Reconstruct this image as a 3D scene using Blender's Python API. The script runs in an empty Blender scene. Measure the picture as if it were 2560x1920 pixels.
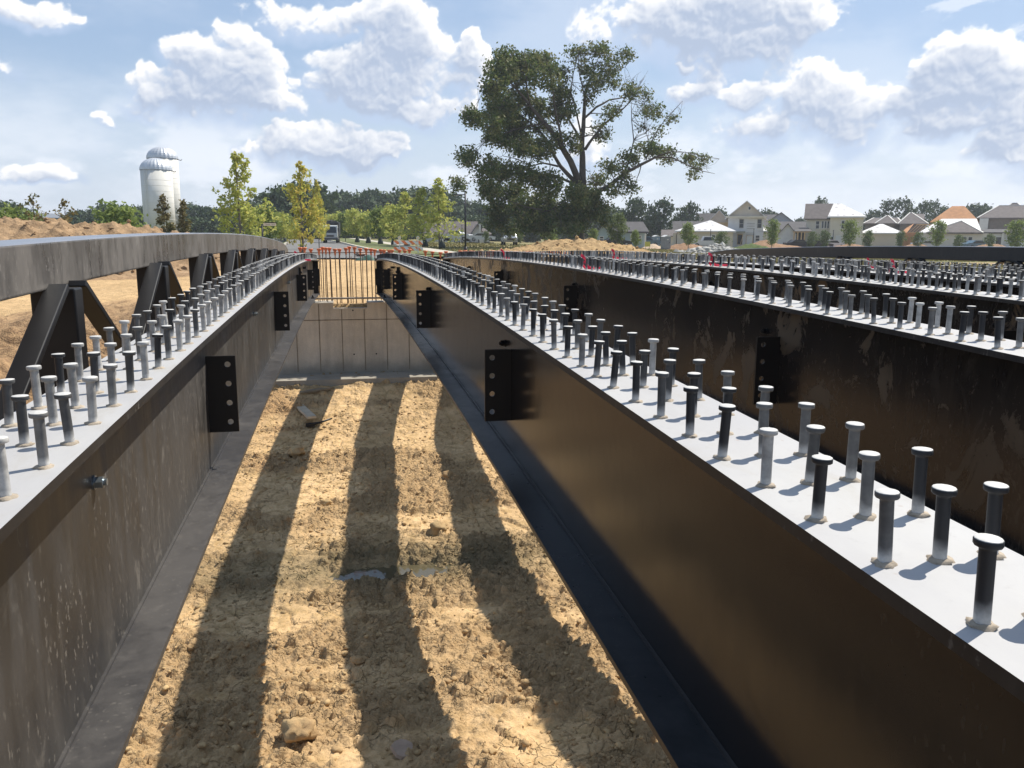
import bpy, bmesh, math, random
import numpy as np
from math import sin, cos, pi, radians, sqrt, atan2
from mathutils import Vector, Matrix

# ------------------------------------------------------------------ scene, camera
S = bpy.context.scene
COL = S.collection
F_PX = 2071.3; PITCH = radians(10.3886); YAW = radians(11.4314); ROLL = radians(0.2702)
fw = np.array([sin(YAW)*cos(PITCH), cos(YAW)*cos(PITCH), -sin(PITCH)])
rt0 = np.array([cos(YAW), -sin(YAW), 0.0]); up0 = np.cross(rt0, fw)
rt = rt0*cos(ROLL)+up0*sin(ROLL); up = -rt0*sin(ROLL)+up0*cos(ROLL)
camd = bpy.data.cameras.new('camera'); cam = bpy.data.objects.new('camera', camd)
COL.objects.link(cam); S.camera = cam
camd.sensor_width = 36; camd.lens = F_PX/2560*36; camd.clip_start = 0.02; camd.clip_end = 6000
cam.matrix_world = Matrix(((rt[0], up[0], -fw[0], 0), (rt[1], up[1], -fw[1], 0), (rt[2], up[2], -fw[2], 0), (0, 0, 0, 1)))
S.render.resolution_x = 1024; S.render.resolution_y = 768
S.view_settings.view_transform = 'Standard'; S.view_settings.look = 'None'
S.view_settings.gamma = 1; S.view_settings.use_curve_mapping = False
S.view_settings.exposure = 0.30
S.render.engine = 'CYCLES'
S.cycles.max_bounces = 6; S.cycles.diffuse_bounces = 3; S.cycles.glossy_bounces = 3
S.cycles.transparent_max_bounces = 6; S.cycles.volume_bounces = 0
SUN = Vector((0.511, 0.270, 0.820)).normalized()

def ray(u, v):
    return fw + rt*(u-1280)/F_PX - up*(v-960)/F_PX
def at(u, v, D):
    r = ray(u, v); return r*D/r[1]

# ------------------------------------------------------------------ node helpers
def nn(nt, t, **kw):
    n = nt.nodes.new(t)
    for k, v in kw.items():
        if hasattr(n, k): setattr(n, k, v)
    return n
class NG:
    """tiny wrapper for writing node graphs"""
    def __init__(s, nt): s.nt = nt
    def inp(s, sock, v):
        if v is None: return
        if isinstance(v, bpy.types.NodeSocket): s.nt.links.new(v, sock)
        else: sock.default_value = v
    def math(s, op, a, b=None, c=None, clamp=False):
        n = s.nt.nodes.new('ShaderNodeMath'); n.operation = op; n.use_clamp = clamp
        s.inp(n.inputs[0], a); s.inp(n.inputs[1], b)
        if c is not None: s.inp(n.inputs[2], c)
        return n.outputs[0]
    def vmath(s, op, a, b=None, scale=None):
        n = s.nt.nodes.new('ShaderNodeVectorMath'); n.operation = op
        s.inp(n.inputs[0], a)
        if b is not None: s.inp(n.inputs[1], b)
        if scale is not None: s.inp(n.inputs['Scale'], scale)
        return n.outputs['Value'] if op in ('DOT_PRODUCT', 'LENGTH', 'DISTANCE') else n.outputs['Vector']
    def mix(s, f, a, b, blend='MIX'):
        n = s.nt.nodes.new('ShaderNodeMix'); n.data_type = 'RGBA'; n.blend_type = blend
        s.inp(n.inputs[0], f); s.inp(n.inputs[6], a); s.inp(n.inputs[7], b)
        return n.outputs[2]
    def smooth(s, x, lo, hi):
        n = s.nt.nodes.new('ShaderNodeMapRange'); n.interpolation_type = 'SMOOTHSTEP'
        s.inp(n.inputs[0], x); n.inputs[1].default_value = lo; n.inputs[2].default_value = hi
        return n.outputs[0]
    def lin(s, x, lo, hi, a=0., b=1.):
        n = s.nt.nodes.new('ShaderNodeMapRange')
        s.inp(n.inputs[0], x); n.inputs[1].default_value = lo; n.inputs[2].default_value = hi
        n.inputs[3].default_value = a; n.inputs[4].default_value = b
        return n.outputs[0]
    def noise(s, vec, scale, detail=4, rough=.55, dist=0., out='Fac'):
        n = s.nt.nodes.new('ShaderNodeTexNoise'); s.inp(n.inputs['Vector'], vec)
        n.inputs['Scale'].default_value = scale; n.inputs['Detail'].default_value = detail
        n.inputs['Roughness'].default_value = rough; n.inputs['Distortion'].default_value = dist
        return n.outputs[out]
    def vor(s, vec, scale, feature='F1', detail=0., rnd=1., out='Distance', smooth=None):
        n = s.nt.nodes.new('ShaderNodeTexVoronoi'); n.feature = feature; s.inp(n.inputs['Vector'], vec)
        n.inputs['Scale'].default_value = scale
        if 'Detail' in n.inputs: n.inputs['Detail'].default_value = detail
        n.inputs['Randomness'].default_value = rnd
        if smooth is not None and 'Smoothness' in n.inputs: n.inputs['Smoothness'].default_value = smooth
        return n.outputs[out]
    def scalev(s, vec, xyz):
        return s.vmath('MULTIPLY', vec, xyz)
    def comb(s, x, y, z):
        n = s.nt.nodes.new('ShaderNodeCombineXYZ'); s.inp(n.inputs[0], x); s.inp(n.inputs[1], y); s.inp(n.inputs[2], z)
        return n.outputs[0]
    def sep(s, v):
        n = s.nt.nodes.new('ShaderNodeSeparateXYZ'); s.inp(n.inputs[0], v); return n.outputs
    def attr(s, name):
        n = s.nt.nodes.new('ShaderNodeAttribute'); n.attribute_name = name; return n.outputs['Fac']
    def bump(s, h, strength=.5, dist=.01, normal=None):
        n = s.nt.nodes.new('ShaderNodeBump'); s.inp(n.inputs['Height'], h)
        n.inputs['Strength'].default_value = strength; n.inputs['Distance'].default_value = dist
        if normal is not None: s.inp(n.inputs['Normal'], normal)
        return n.outputs[0]
def newmat(name):
    m = bpy.data.materials.new(name); m.use_nodes = True
    b = m.node_tree.nodes['Principled BSDF']
    g = NG(m.node_tree)
    g.b = b; g.m = m
    n = m.node_tree.nodes.new('ShaderNodeTexCoord'); g.obj = n.outputs['Object']
    n = m.node_tree.nodes.new('ShaderNodeNewGeometry'); g.pos = n.outputs['Position']; g.island = n.outputs['Random Per Island']; g.nor = n.outputs['True Normal']
    return g
def c4(c): return (c[0], c[1], c[2], 1.)
def mat(name, col, rough=.6, metal=0., var=.15, scale=3., bump=0., bscale=30., bdist=.01, spec=.5, obj=True):
    g = newmat(name); b = g.b
    n = g.noise(g.obj, scale, 5, .6)
    f = g.lin(n, .3, .7, 1-var, 1+var)
    cc = g.vmath('SCALE', tuple(col), scale=f)
    g.inp(b.inputs['Base Color'], cc)
    b.inputs['Roughness'].default_value = rough; b.inputs['Metallic'].default_value = metal
    b.inputs['Specular IOR Level'].default_value = spec
    if bump:
        h = g.noise(g.obj, bscale, 5, .6)
        g.inp(b.inputs['Normal'], g.bump(h, bump, bdist))
    return g.m

# ------------------------------------------------------------------ world: Nishita sky
def sky_nodes(nt, g, d):
    """Nishita sky seen along direction d, slightly hazed towards the horizon (shared by the world and the cloud backdrop)"""
    sky = nt.nodes.new('ShaderNodeTexSky'); sky.sky_type = 'NISHITA'; sky.sun_disc = False
    sky.sun_elevation = math.asin(SUN.z); sky.sun_rotation = atan2(SUN.x, SUN.y)
    sky.altitude = 100; sky.air_density = 1.0; sky.dust_density = 1.2; sky.ozone_density = 1.5
    nt.links.new(d, sky.inputs[0])
    el = g.math('ARCSINE', g.sep(d)[2])
    skyc = g.mix(.5, sky.outputs[0], (4.3, 5.8, 8.2, 1))
    return g.mix(g.math('MULTIPLY', g.smooth(el, .20, .0), .45), skyc, (7.0, 7.8, 8.9, 1))
def build_world():
    W = bpy.data.worlds.new('World'); S.world = W; W.use_nodes = True
    nt = W.node_tree; nt.nodes.clear(); g = NG(nt)
    out = nt.nodes.new('ShaderNodeOutputWorld'); bg = nt.nodes.new('ShaderNodeBackground')
    nt.links.new(bg.outputs[0], out.inputs[0]); bg.inputs[1].default_value = 0.085
    tc = nt.nodes.new('ShaderNodeTexCoord')
    nt.links.new(sky_nodes(nt, g, tc.outputs['Generated']), bg.inputs[0])
build_world()
sd = bpy.data.lights.new('sun', 'SUN'); sd.energy = 4.7; sd.angle = radians(.5); sd.color = (1, .94, .83)
so = bpy.data.objects.new('sun', sd); COL.objects.link(so); so.rotation_euler = SUN.to_track_quat('Z', 'Y').to_euler()

# ------------------------------------------------------------------ numpy noise
def _hash(ix, iy, seed):
    h = (ix.astype(np.int64)*374761393 + iy.astype(np.int64)*668265263 + seed*982451653) & 0xffffffff
    h = ((h ^ (h >> 13))*1274126177) & 0xffffffff
    h = ((h ^ (h >> 16))*2246822519) & 0xffffffff
    return ((h ^ (h >> 15)) & 0xffffff)/float(0xffffff)
def vnoise(x, y, seed=0):
    ix = np.floor(x); iy = np.floor(y); fx = x-ix; fy = y-iy
    fx = fx*fx*fx*(fx*(fx*6-15)+10); fy = fy*fy*fy*(fy*(fy*6-15)+10)
    a = _hash(ix, iy, seed); b = _hash(ix+1, iy, seed); c = _hash(ix, iy+1, seed); d = _hash(ix+1, iy+1, seed)
    return (a*(1-fx)+b*fx)*(1-fy)+(c*(1-fx)+d*fx)*fy
def fbm(x, y, scale, octv=5, seed=0, gain=.5):
    s = 0; a = 1; t = 0
    for i in range(octv):
        s = s+a*(vnoise(x*scale+i*17.3, y*scale-i*9.1, seed+i)-.5); t += a; a *= gain; scale *= 2.03
    return s/t*2
def cell(x, y, scale, seed=0):
    """distance to nearest jittered point, its random value, and edge distance"""
    X = x*scale; Y = y*scale; ix = np.floor(X); iy = np.floor(Y)
    f1 = np.full(X.shape, 9.); f2 = np.full(X.shape, 9.); r = np.zeros(X.shape)
    for dx in (-1, 0, 1):
        for dy in (-1, 0, 1):
            px = ix+dx+_hash(ix+dx, iy+dy, seed); py = iy+dy+_hash(ix+dx, iy+dy, seed+7)
            dd = np.hypot(px-X, py-Y)
            m = dd < f1
            f2 = np.where(m, f1, np.minimum(f2, dd)); r = np.where(m, _hash(ix+dx, iy+dy, seed+13), r); f1 = np.where(m, dd, f1)
    return f1, r, f2-f1
def sstep(x, a, b):
    t = np.clip((x-a)/(b-a), 0, 1); return t*t*(3-2*t)

# ------------------------------------------------------------------ mesh and object helpers
def setup(o, label=None, cat=None, group=None, kind=None):
    if label: o['label'] = label
    if cat: o['category'] = cat
    if group: o['group'] = group
    if kind: o['kind'] = kind
    return o
def link(o, parent=None):
    COL.objects.link(o)
    if parent is not None: o.parent = parent
    return o
def empty(name, loc=(0, 0, 0), rz=0., label=None, cat=None, group=None):
    o = bpy.data.objects.new(name, None); link(o); o.location = loc; o.rotation_euler = (0, 0, rz)
    o.empty_display_size = .1
    return setup(o, label, cat, group)
def mesh_np(name, V, Fq, mats, parent=None, smooth=False, mi=None, attrs=None):
    me = bpy.data.meshes.new(name); V = np.asarray(V, np.float32); Fq = np.asarray(Fq, np.int32)
    k = Fq.shape[1]
    me.vertices.add(len(V)); me.vertices.foreach_set('co', V.ravel())
    me.loops.add(Fq.size); me.loops.foreach_set('vertex_index', Fq.ravel())
    me.polygons.add(len(Fq)); me.polygons.foreach_set('loop_start', np.arange(0, Fq.size, k, dtype=np.int32))
    try: me.polygons.foreach_set('loop_total', np.full(len(Fq), k, dtype=np.int32))
    except Exception: pass
    if smooth: me.polygons.foreach_set('use_smooth', np.ones(len(Fq), bool))
    if mi is not None: me.polygons.foreach_set('material_index', np.asarray(mi, np.int32))
    me.update(calc_edges=True)
    if attrs:
        for an, av in attrs.items():
            a = me.attributes.new(an, 'FLOAT', 'POINT'); a.data.foreach_set('value', np.asarray(av, np.float32))
    for m in (mats if isinstance(mats, (list, tuple)) else [mats]): me.materials.append(m)
    o = bpy.data.objects.new(name, me); link(o, parent)
    return o
class MB:
    """collects boxes, prisms, tubes; build() links ONE mesh object"""
    def __init__(s): s.v = []; s.f = []; s.m = []; s.sm = []
    def add(s, vs, fs, mi=0, sm=False, M=None):
        n = len(s.v)
        for p in vs:
            p = Vector(p); s.v.append(tuple(M @ p) if M is not None else tuple(p))
        for f in fs: s.f.append(tuple(i+n for i in f)); s.m.append(mi); s.sm.append(sm)
        return s
    def box(s, x0, x1, y0, y1, z0, z1, mi=0, M=None):
        vs = [(x0,y0,z0),(x1,y0,z0),(x1,y1,z0),(x0,y1,z0),(x0,y0,z1),(x1,y0,z1),(x1,y1,z1),(x0,y1,z1)]
        return s.add(vs, [(0,3,2,1),(4,5,6,7),(0,1,5,4),(1,2,6,5),(2,3,7,6),(3,0,4,7)], mi, False, M)
    def bar(s, p, q, w, h, mi=0, upv=(0, 0, 1)):
        p = Vector(p); q = Vector(q); d = (q-p); L = d.length; d.normalize()
        x = d.cross(Vector(upv)); 
        if x.length < 1e-4: x = Vector((1, 0, 0))
        x.normalize(); z = x.cross(d)
        M = Matrix(((x.x, d.x, z.x, p.x), (x.y, d.y, z.y, p.y), (x.z, d.z, z.z, p.z), (0, 0, 0, 1)))
        return s.box(-w/2, w/2, 0, L, -h/2, h/2, mi, M)
    def tube(s, pts, rads, n=8, mi=0, cap=True, sm=True):
        pts = [Vector(p) for p in pts]; 
        if not isinstance(rads, (list, tuple)): rads = [rads]*len(pts)
        base = len(s.v); prevx = None
        for i, p in enumerate(pts):
            d = (pts[min(i+1, len(pts)-1)]-pts[max(i-1, 0)])
            if d.length < 1e-9: d = Vector((0, 0, 1))
            d.normalize()
            x = prevx - d*prevx.dot(d) if prevx is not None else d.orthogonal()
            if x.length < 1e-6: x = d.orthogonal()
            x.normalize(); prevx = x; y = d.cross(x)
            for k in range(n):
                a = 2*pi*k/n; s.v.append(tuple(p+(x*cos(a)+y*sin(a))*rads[i]))
        for i in range(len(pts)-1):
            for k in range(n):
                a = base+i*n+k; b = base+i*n+(k+1) % n
                s.f.append((a, b, b+n, a+n)); s.m.append(mi); s.sm.append(sm)
        if cap:
            s.f.append(tuple(base+k for k in reversed(range(n)))); s.m.append(mi); s.sm.append(False)
            e = base+(len(pts)-1)*n; s.f.append(tuple(e+k for k in range(n))); s.m.append(mi); s.sm.append(False)
        return s
    def cyl(s, c, r, z0, z1, n=16, mi=0, r2=None):
        return s.tube([(c[0], c[1], z0), (c[0], c[1], z1)], [r, r if r2 is None else r2], n, mi)
    def sph(s, c, r, mi=0, n=10, sz=1.):
        pts = []; rad = []
        for i in range(7):
            a = -pi/2+pi*i/6; pts.append((c[0], c[1], c[2]+r*sz*sin(a))); rad.append(max(r*cos(a), r*.02))
        return s.tube(pts, rad, n, mi)
    def build(s, name, mats, parent=None, loc=None, rz=None, bevel=0., auto=False):
        me = bpy.data.meshes.new(name); me.from_pydata(s.v, [], s.f); me.update()
        for m in (mats if isinstance(mats, (list, tuple)) else [mats]): me.materials.append(m)
        me.polygons.foreach_set('material_index', s.m); me.polygons.foreach_set('use_smooth', s.sm)
        o = bpy.data.objects.new(name, me); link(o, parent)
        if loc is not None: o.location = loc
        if rz is not None: o.rotation_euler = (0, 0, rz)
        if bevel:
            b = o.modifiers.new('bevel', 'BEVEL'); b.width = bevel; b.segments = 2; b.limit_method = 'ANGLE'
        return o
def copy_tree(o, parent=None):
    c = o.copy(); COL.objects.link(c)
    if parent is not None: c.parent = parent
    for ch in o.children: copy_tree(ch, c)
    return c
# ------------------------------------------------------------------ cloud field (evaluated on the backdrop's own vertices)
def cloud_field(az0, az1, el0, el1, step):
    na = int((az1-az0)/step)+1; ne = int((el1-el0)/step)+1
    AZ, EL = np.meshgrid(np.linspace(az0, az1, na), np.linspace(el0, el1, ne))
    wx = fbm(AZ, EL, 14, 4, 301)*.018+fbm(AZ, EL, 60, 4, 311)*.009
    wy = fbm(AZ, EL, 14, 4, 321)*.014+fbm(AZ, EL, 60, 4, 331)*.007
    X = AZ+wx; Y = EL+wy
    A = [(1040,135,95,60),(830,210,95,65),(660,345,75,55),(900,310,160,95),(1110,250,120,95),(1030,400,210,85),(1180,455,120,42),(760,420,150,50),
         (1330,215,50,40),(1400,340,140,85),(1520,270,130,95),(1660,230,140,95),(1760,130,125,115),(1660,40,190,80),(1850,240,75,85),
         (1790,355,120,75),(1330,50,230,60),(1600,380,150,60),(2050,240,75,70),(1980,330,90,90),(2010,490,60,40),(1830,480,120,45),(1620,450,110,45),
         (1240,620,100,62),(1440,590,130,62),(1600,630,110,72),(1080,640,60,35),(1500,660,200,40),(40,280,50,34),
         (460,490,40,24),(150,735,130,30),(60,15,190,40)]
    B = [(700,70,340,115),(1000,70,300,150),(1250,70,75,100),(1345,125,55,42),(1120,200,130,45),(880,310,55,48),(790,375,90,40),(720,412,52,17),
         (1150,270,70,48),(1010,410,95,50),(1200,360,135,100),(1330,330,75,60),(1310,440,180,90),(1450,400,85,65),(1600,450,90,52),(1060,540,130,55),
         (1490,520,95,100),(880,530,38,36),(1980,200,80,60),(1920,300,150,90),(2090,280,120,95),(1800,310,70,42),(1750,440,80,85),(2010,430,190,100),
         (1850,550,110,42),(2150,560,130,75),(2260,400,120,160),(1690,575,50,42),(2150,660,140,48),(760,275,34,16),(500,90,40,20),(2260,700,140,55),(330,640,100,80)]
    bl = [(a*.5787, b*.5787, c*.5787, e*.5787) for a, b, c, e in A]+[(1280+a*.5787, b*.5787, c*.5787, e*.5787) for a, b, c, e in B]
    L = []
    for (u, v, rx, ry) in bl:
        r = ray(u, v); r = r/np.linalg.norm(r)
        L.append((atan2(r[0], r[1]), math.asin(r[2]), rx/F_PX, ry/F_PX))
    rr = random.Random(4)
    for i in range(26):
        a = rr.choice([rr.uniform(-1.2, -.42), rr.uniform(.82, 1.5)]); L.append((a, rr.uniform(.03, .3), rr.uniform(.03, .09), rr.uniform(.015, .04)))
    Fs = np.zeros(AZ.shape); 
    for (a, e, rx, ry) in L:
        rx *= 1.28; ry *= 1.32
        q = ((X-a)/rx)**2+((Y-e)/ry)**2
        k_ = .60 if rx < .026 else 1.
        Fs = np.maximum(Fs, .0)+k_*np.clip(1-q, 0, 1)**1.15*(1-.35*np.clip(Fs, 0, 1))
    Fs = np.minimum(Fs, 1.25)
    small = 1-sstep(Fs, .3, 1.0)
    Fs = Fs*(1+small*(-.12+1.1*fbm(AZ, EL*1.3, 38, 5, 351)))
    Fs = np.clip(Fs, 0, 1.25)
    def puffs(sc, seed): 
        f1 = cell(X+.2/sc*fbm(AZ, EL, sc*1.5, 3, seed+3), Y*1.1+.2/sc*fbm(AZ, EL, sc*1.5, 3, seed+5), sc, seed)[0]
        return .55-f1
    pf = puffs(17, 401)*.36+puffs(36, 411)*.30+puffs(74, 421)*.22+puffs(150, 431)*.12
    nf = fbm(AZ, EL, 12, 7, 441, .6)
    D = Fs*1.0-.33+pf*1.40+nf*.66
    D = D*sstep(Fs, 0., .14)
    dens = np.clip(D, 0, 1.0)
    soft = np.zeros(AZ.shape)
    for (a, e, rx, ry) in L:
        q = ((X-a)/(rx*1.5))**2+((Y-e+ry*.45)/(ry*1.5))**2
        soft = np.maximum(soft, np.clip(1-q, 0, 1)*min(1, rx/.022))
    soft = sstep(soft+nf*.5, .10, .95)*.85
    # light from the sun, up and to the right: march through the density
    acc = np.zeros(AZ.shape); st = .0032
    for k in range(1, 15):
        dx = int(round(.50*st*k/step)); dy = int(round(.86*st*k/step))
        sh = np.zeros(AZ.shape); sh[:ne-dy, :na-dx] = dens[dy:, dx:] if dy and dx else dens[dy:, dx:]
        acc += sh*(.94**k)
    rel = np.zeros(AZ.shape)
    for s_, w_ in ((.0026, 1.), (.006, .9)):
        dx = int(round(.5*s_/step)); dy = int(round(.86*s_/step)); q = np.zeros(AZ.shape); q[:ne-dy, :na-dx] = D[dy:, dx:]; rel += w_*np.clip(D-q, -.3, .3)
    light = np.exp(-acc*.31)*1.12+.03+rel*.50
    light = np.clip(light, 0, 1.15)
    cov = sstep(D, -.07, .27+.65*np.clip(.85-light, 0, 1))*sstep(Fs, .0, .12)
    vn = fbm(AZ, EL*2.6, 3.2, 7, 501, .6)
    low = 1-sstep(EL, -.01, .20)
    veil = np.clip(sstep(vn, -.25, .35)*(.30+.45*low)+.30*low, 0, .9)
    cir = sstep(fbm(AZ*1+EL*1.4, EL*5-AZ*1.2, 9, 7, 511, .62), .02, .30)*sstep(AZ, .30, .5)*sstep(EL, .11, .17)
    veil = np.maximum(veil, cir*.6)
    hz = sstep(fbm(AZ, EL*2.2, 7, 6, 521, .58), -.12, .35)*(1-sstep(EL, .07, .19))
    veil = np.maximum(veil, hz*.95)
    return AZ, EL, cov, light, veil, soft

def sky_backdrop():
    st = .00125; R = 2800.
    AZ, EL, cov, light, veil, soft = cloud_field(-.75, 1.15, -.03, .40, st)
    ne, na = AZ.shape
    V = np.stack([R*np.cos(EL)*np.sin(AZ), R*np.cos(EL)*np.cos(AZ), R*np.sin(EL)], -1).reshape(-1, 3)
    I = (np.arange(ne-1)[:, None]*na+np.arange(na-1)[None, :]).ravel()
    Fq = np.stack([I, I+na, I+1+na, I+1], -1)
    edge = sstep(AZ, -.75, -.66)*(1-sstep(AZ, 1.06, 1.15))*(1-sstep(EL, .34, .40))
    m = bpy.data.materials.new('sky_with_clouds'); m.use_nodes = True; nt = m.node_tree; nt.nodes.clear(); g = NG(nt)
    geo = nt.nodes.new('ShaderNodeNewGeometry'); d = g.vmath('NORMALIZE', geo.outputs['Position'])
    base = sky_nodes(nt, g, d)
    base = g.mix(g.attr('veil'), base, (8.3, 8.8, 9.6, 1))
    base = g.mix(g.attr('soft'), base, (4.9, 6.0, 7.9, 1))
    cc = g.mix(g.attr('light'), (4.3, 5.1, 6.6, 1), (10.4, 10.3, 10.2, 1))
    col = g.mix(g.math('MULTIPLY', g.attr('cov'), .96), base, cc)
    em = nt.nodes.new('ShaderNodeEmission'); nt.links.new(col, em.inputs[0]); em.inputs[1].default_value = .092
    tr = nt.nodes.new('ShaderNodeBsdfTransparent'); mx = nt.nodes.new('ShaderNodeMixShader'); out = nt.nodes.new('ShaderNodeOutputMaterial')
    g.inp(mx.inputs[0], g.attr('edge')); nt.links.new(tr.outputs[0], mx.inputs[1]); nt.links.new(em.outputs[0], mx.inputs[2]); nt.links.new(mx.outputs[0], out.inputs[0])
    m.cycles.emission_sampling = 'NONE'
    o = mesh_np('sky', V, Fq, m, smooth=True, attrs=dict(cov=cov.ravel(), light=light.ravel(), veil=veil.ravel(), soft=soft.ravel(), edge=edge.ravel()))
    o['kind'] = 'structure'
sky_backdrop()
# ------------------------------------------------------------------ materials of the bridge
def steel_black(name, dust, base=(.011, .011, .0125), rough=.24, warm=(.11, .09, .068), flecks=0., mud=0., mudcol=(.16, .115, .065)):
    g = newmat(name); b = g.b
    p = g.obj
    st = g.noise(g.scalev(p, (6, 6, 1.1)), 2.2, 7, .65, dist=.4)
    fine = g.noise(g.scalev(p, (34, 34, 6)), 1.6, 6, .7)
    blot = g.noise(p, 1.3, 5, .6)
    d = g.math('MULTIPLY', g.smooth(g.math('MULTIPLY_ADD', blot, .7, g.math('MULTIPLY', st, .6)), .50, .80), dust)
    col = g.mix(g.math('ADD', d, dust*.35, clamp=True), c4(base), c4(warm))
    # run marks and flakes: stretched cells, thicker lower down
    fv = g.vor(g.vmath('ADD', g.scalev(p, (62, 62, 24)), g.vmath('SCALE', g.noise(p, 40, 3, .6, out='Color'), scale=1.8)), 1., 'F1')
    fmask = g.math('MULTIPLY', g.smooth(fv, .30, .12), g.smooth(g.noise(g.scalev(p, (3, 3, 1.4)), 1.6, 4, .6), .40, .56))
    fl = g.math('MULTIPLY', fmask, flecks)
    sk = g.math('MULTIPLY', g.smooth(g.noise(g.scalev(p, (11, 11, 1.3)), 2., 6, .7), .56, .72), flecks*.30)
    cl = g.math('MULTIPLY', g.smooth(g.noise(g.scalev(p, (1, 1, .6)), 13, 8, .74, dist=.9), .54, .66), g.smooth(blot, .38, .62))
    sk = g.math('MAXIMUM', sk, g.math('MULTIPLY', cl, flecks*.75))
    fl = g.math('MAXIMUM', fl, sk)
    col = g.mix(fl, col, (.34, .31, .27, 1))
    mk = None
    if mud:
        mk = g.smooth(g.noise(g.scalev(p, (1, 1, .8)), 5, 8, .70, dist=.7), .53, .60)
        mk = g.math('MULTIPLY', mk, g.smooth(g.noise(p, .9, 4, .6), .38, .55)); mk = g.math('MULTIPLY', mk, mud)
        col = g.mix(mk, col, c4(mudcol))
    g.inp(b.inputs['Base Color'], col)
    r = g.math('ADD', g.math('MULTIPLY', d, .35), g.math('MULTIPLY_ADD', fine, .08, rough-.04))
    r = g.math('ADD', r, g.math('MULTIPLY', fl, .35), clamp=True)
    if mk is not None: r = g.math('ADD', r, g.math('MULTIPLY', mk, .5), clamp=True)
    g.inp(b.inputs['Roughness'], r)
    b.inputs['Specular IOR Level'].default_value = .40
    hb = g.noise(p, 9, 3, .5)
    n1 = g.bump(hb, .03, .02)
    g.inp(b.inputs['Normal'], g.bump(fine, .05, .001, n1))
    return g.m
M_WEB = steel_black('black_paint_web', .05, rough=.17, flecks=.035, warm=(.075, .068, .06))
M_BF1 = steel_black('bottom_flange_dusty_dark', .35, base=(.016, .017, .020), rough=.28, flecks=.10, warm=(.10, .098, .10))
M_WEBM = steel_black('muddy_black_paint_web', .10, rough=.20, flecks=.10, mud=.85, mudcol=(.13, .10, .065))
M_WEBT = steel_black('tan_blotched_paint_web', .10, rough=.24, flecks=.10, mud=.85, mudcol=(.19, .13, .07))
M_WEBD = steel_black('dusty_black_paint', .75, rough=.30, base=(.013, .0125, .0125), warm=(.070, .065, .061), flecks=.36)
M_EDGE = steel_black('flange_edge_paint', .25, base=(.012, .012, .014), rough=.38, flecks=.22, warm=(.07, .06, .05))
M_RAIL = steel_black('rail_dusty_paint', .85, rough=.24, base=(.03, .028, .028), warm=(.16, .142, .125), flecks=.45)
M_BLACK = steel_black('black_paint_plate', .03, rough=.42)
M_BFL = steel_black('bottom_flange_paint', .5, rough=.34, base=(.032, .031, .033), warm=(.10, .093, .088), flecks=.12)
def pale_top():
    g = newmat('pale_primer'); b = g.b
    n = g.noise(g.scalev(g.obj, (5, 2, 5)), 1.2, 6, .6); f = g.noise(g.obj, 60, 4, .6)
    col = g.mix(g.smooth(n, .35, .7), (.405, .40, .405, 1), (.46, .455, .45, 1))
    col = g.mix(g.math('MULTIPLY', g.smooth(f, .58, .75), .30), col, (.33, .32, .32, 1))
    dirt = g.math('MULTIPLY', g.smooth(g.noise(g.scalev(g.obj, (3, 1.2, 3)), 3.2, 7, .68, dist=.5), .52, .72), .42)
    col = g.mix(dirt, col, (.36, .33, .28, 1))
    rs = g.math('MULTIPLY', g.smooth(g.vor(g.obj, 17, 'F1'), .10, .04), g.smooth(g.noise(g.obj, 4, 3, .5), .50, .62))
    col = g.mix(g.math('MULTIPLY', rs, .6), col, (.24, .13, .07, 1))
    g.inp(b.inputs['Base Color'], col); b.inputs['Roughness'].default_value = .62
    g.inp(b.inputs['Normal'], g.bump(f, .12, .001))
    return g.m
M_PALE = pale_top()
def stud_mat():
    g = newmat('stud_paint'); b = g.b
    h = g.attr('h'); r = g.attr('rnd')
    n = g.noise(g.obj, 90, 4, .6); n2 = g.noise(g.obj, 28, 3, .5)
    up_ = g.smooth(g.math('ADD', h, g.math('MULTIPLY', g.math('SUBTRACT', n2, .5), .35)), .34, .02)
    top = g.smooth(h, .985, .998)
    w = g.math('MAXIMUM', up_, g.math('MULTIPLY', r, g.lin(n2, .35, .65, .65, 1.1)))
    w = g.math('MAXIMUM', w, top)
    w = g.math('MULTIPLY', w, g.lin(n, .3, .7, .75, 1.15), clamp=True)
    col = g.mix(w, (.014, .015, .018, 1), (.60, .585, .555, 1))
    g.inp(b.inputs['Base Color'], col); b.inputs['Roughness'].default_value = .55
    g.inp(b.inputs['Normal'], g.bump(n, .25, .0012))
    return g.m
M_STUD = stud_mat()
M_BEAD = mat('weld_bead', (.36, .30, .23), .8, var=.3, scale=80, bump=.6, bscale=160, bdist=.002)
M_ZINC = mat('zinc_bolt', (.33, .38, .42), .35, .8, var=.2, scale=40)
M_DK = mat('dark_bolt', (.02, .02, .022), .4, .3, var=.3, scale=30)
M_RUST = mat('rusty_rebar', (.075, .038, .024), .85, var=.4, scale=20, bump=.5, bscale=120, bdist=.002)
M_CAP = mat('orange_plastic', (.80, .22, .08), .5, var=.12, scale=10)
M_TAPE = mat('red_flagging', (.72, .02, .06), .5, var=.15, scale=15)
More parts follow.
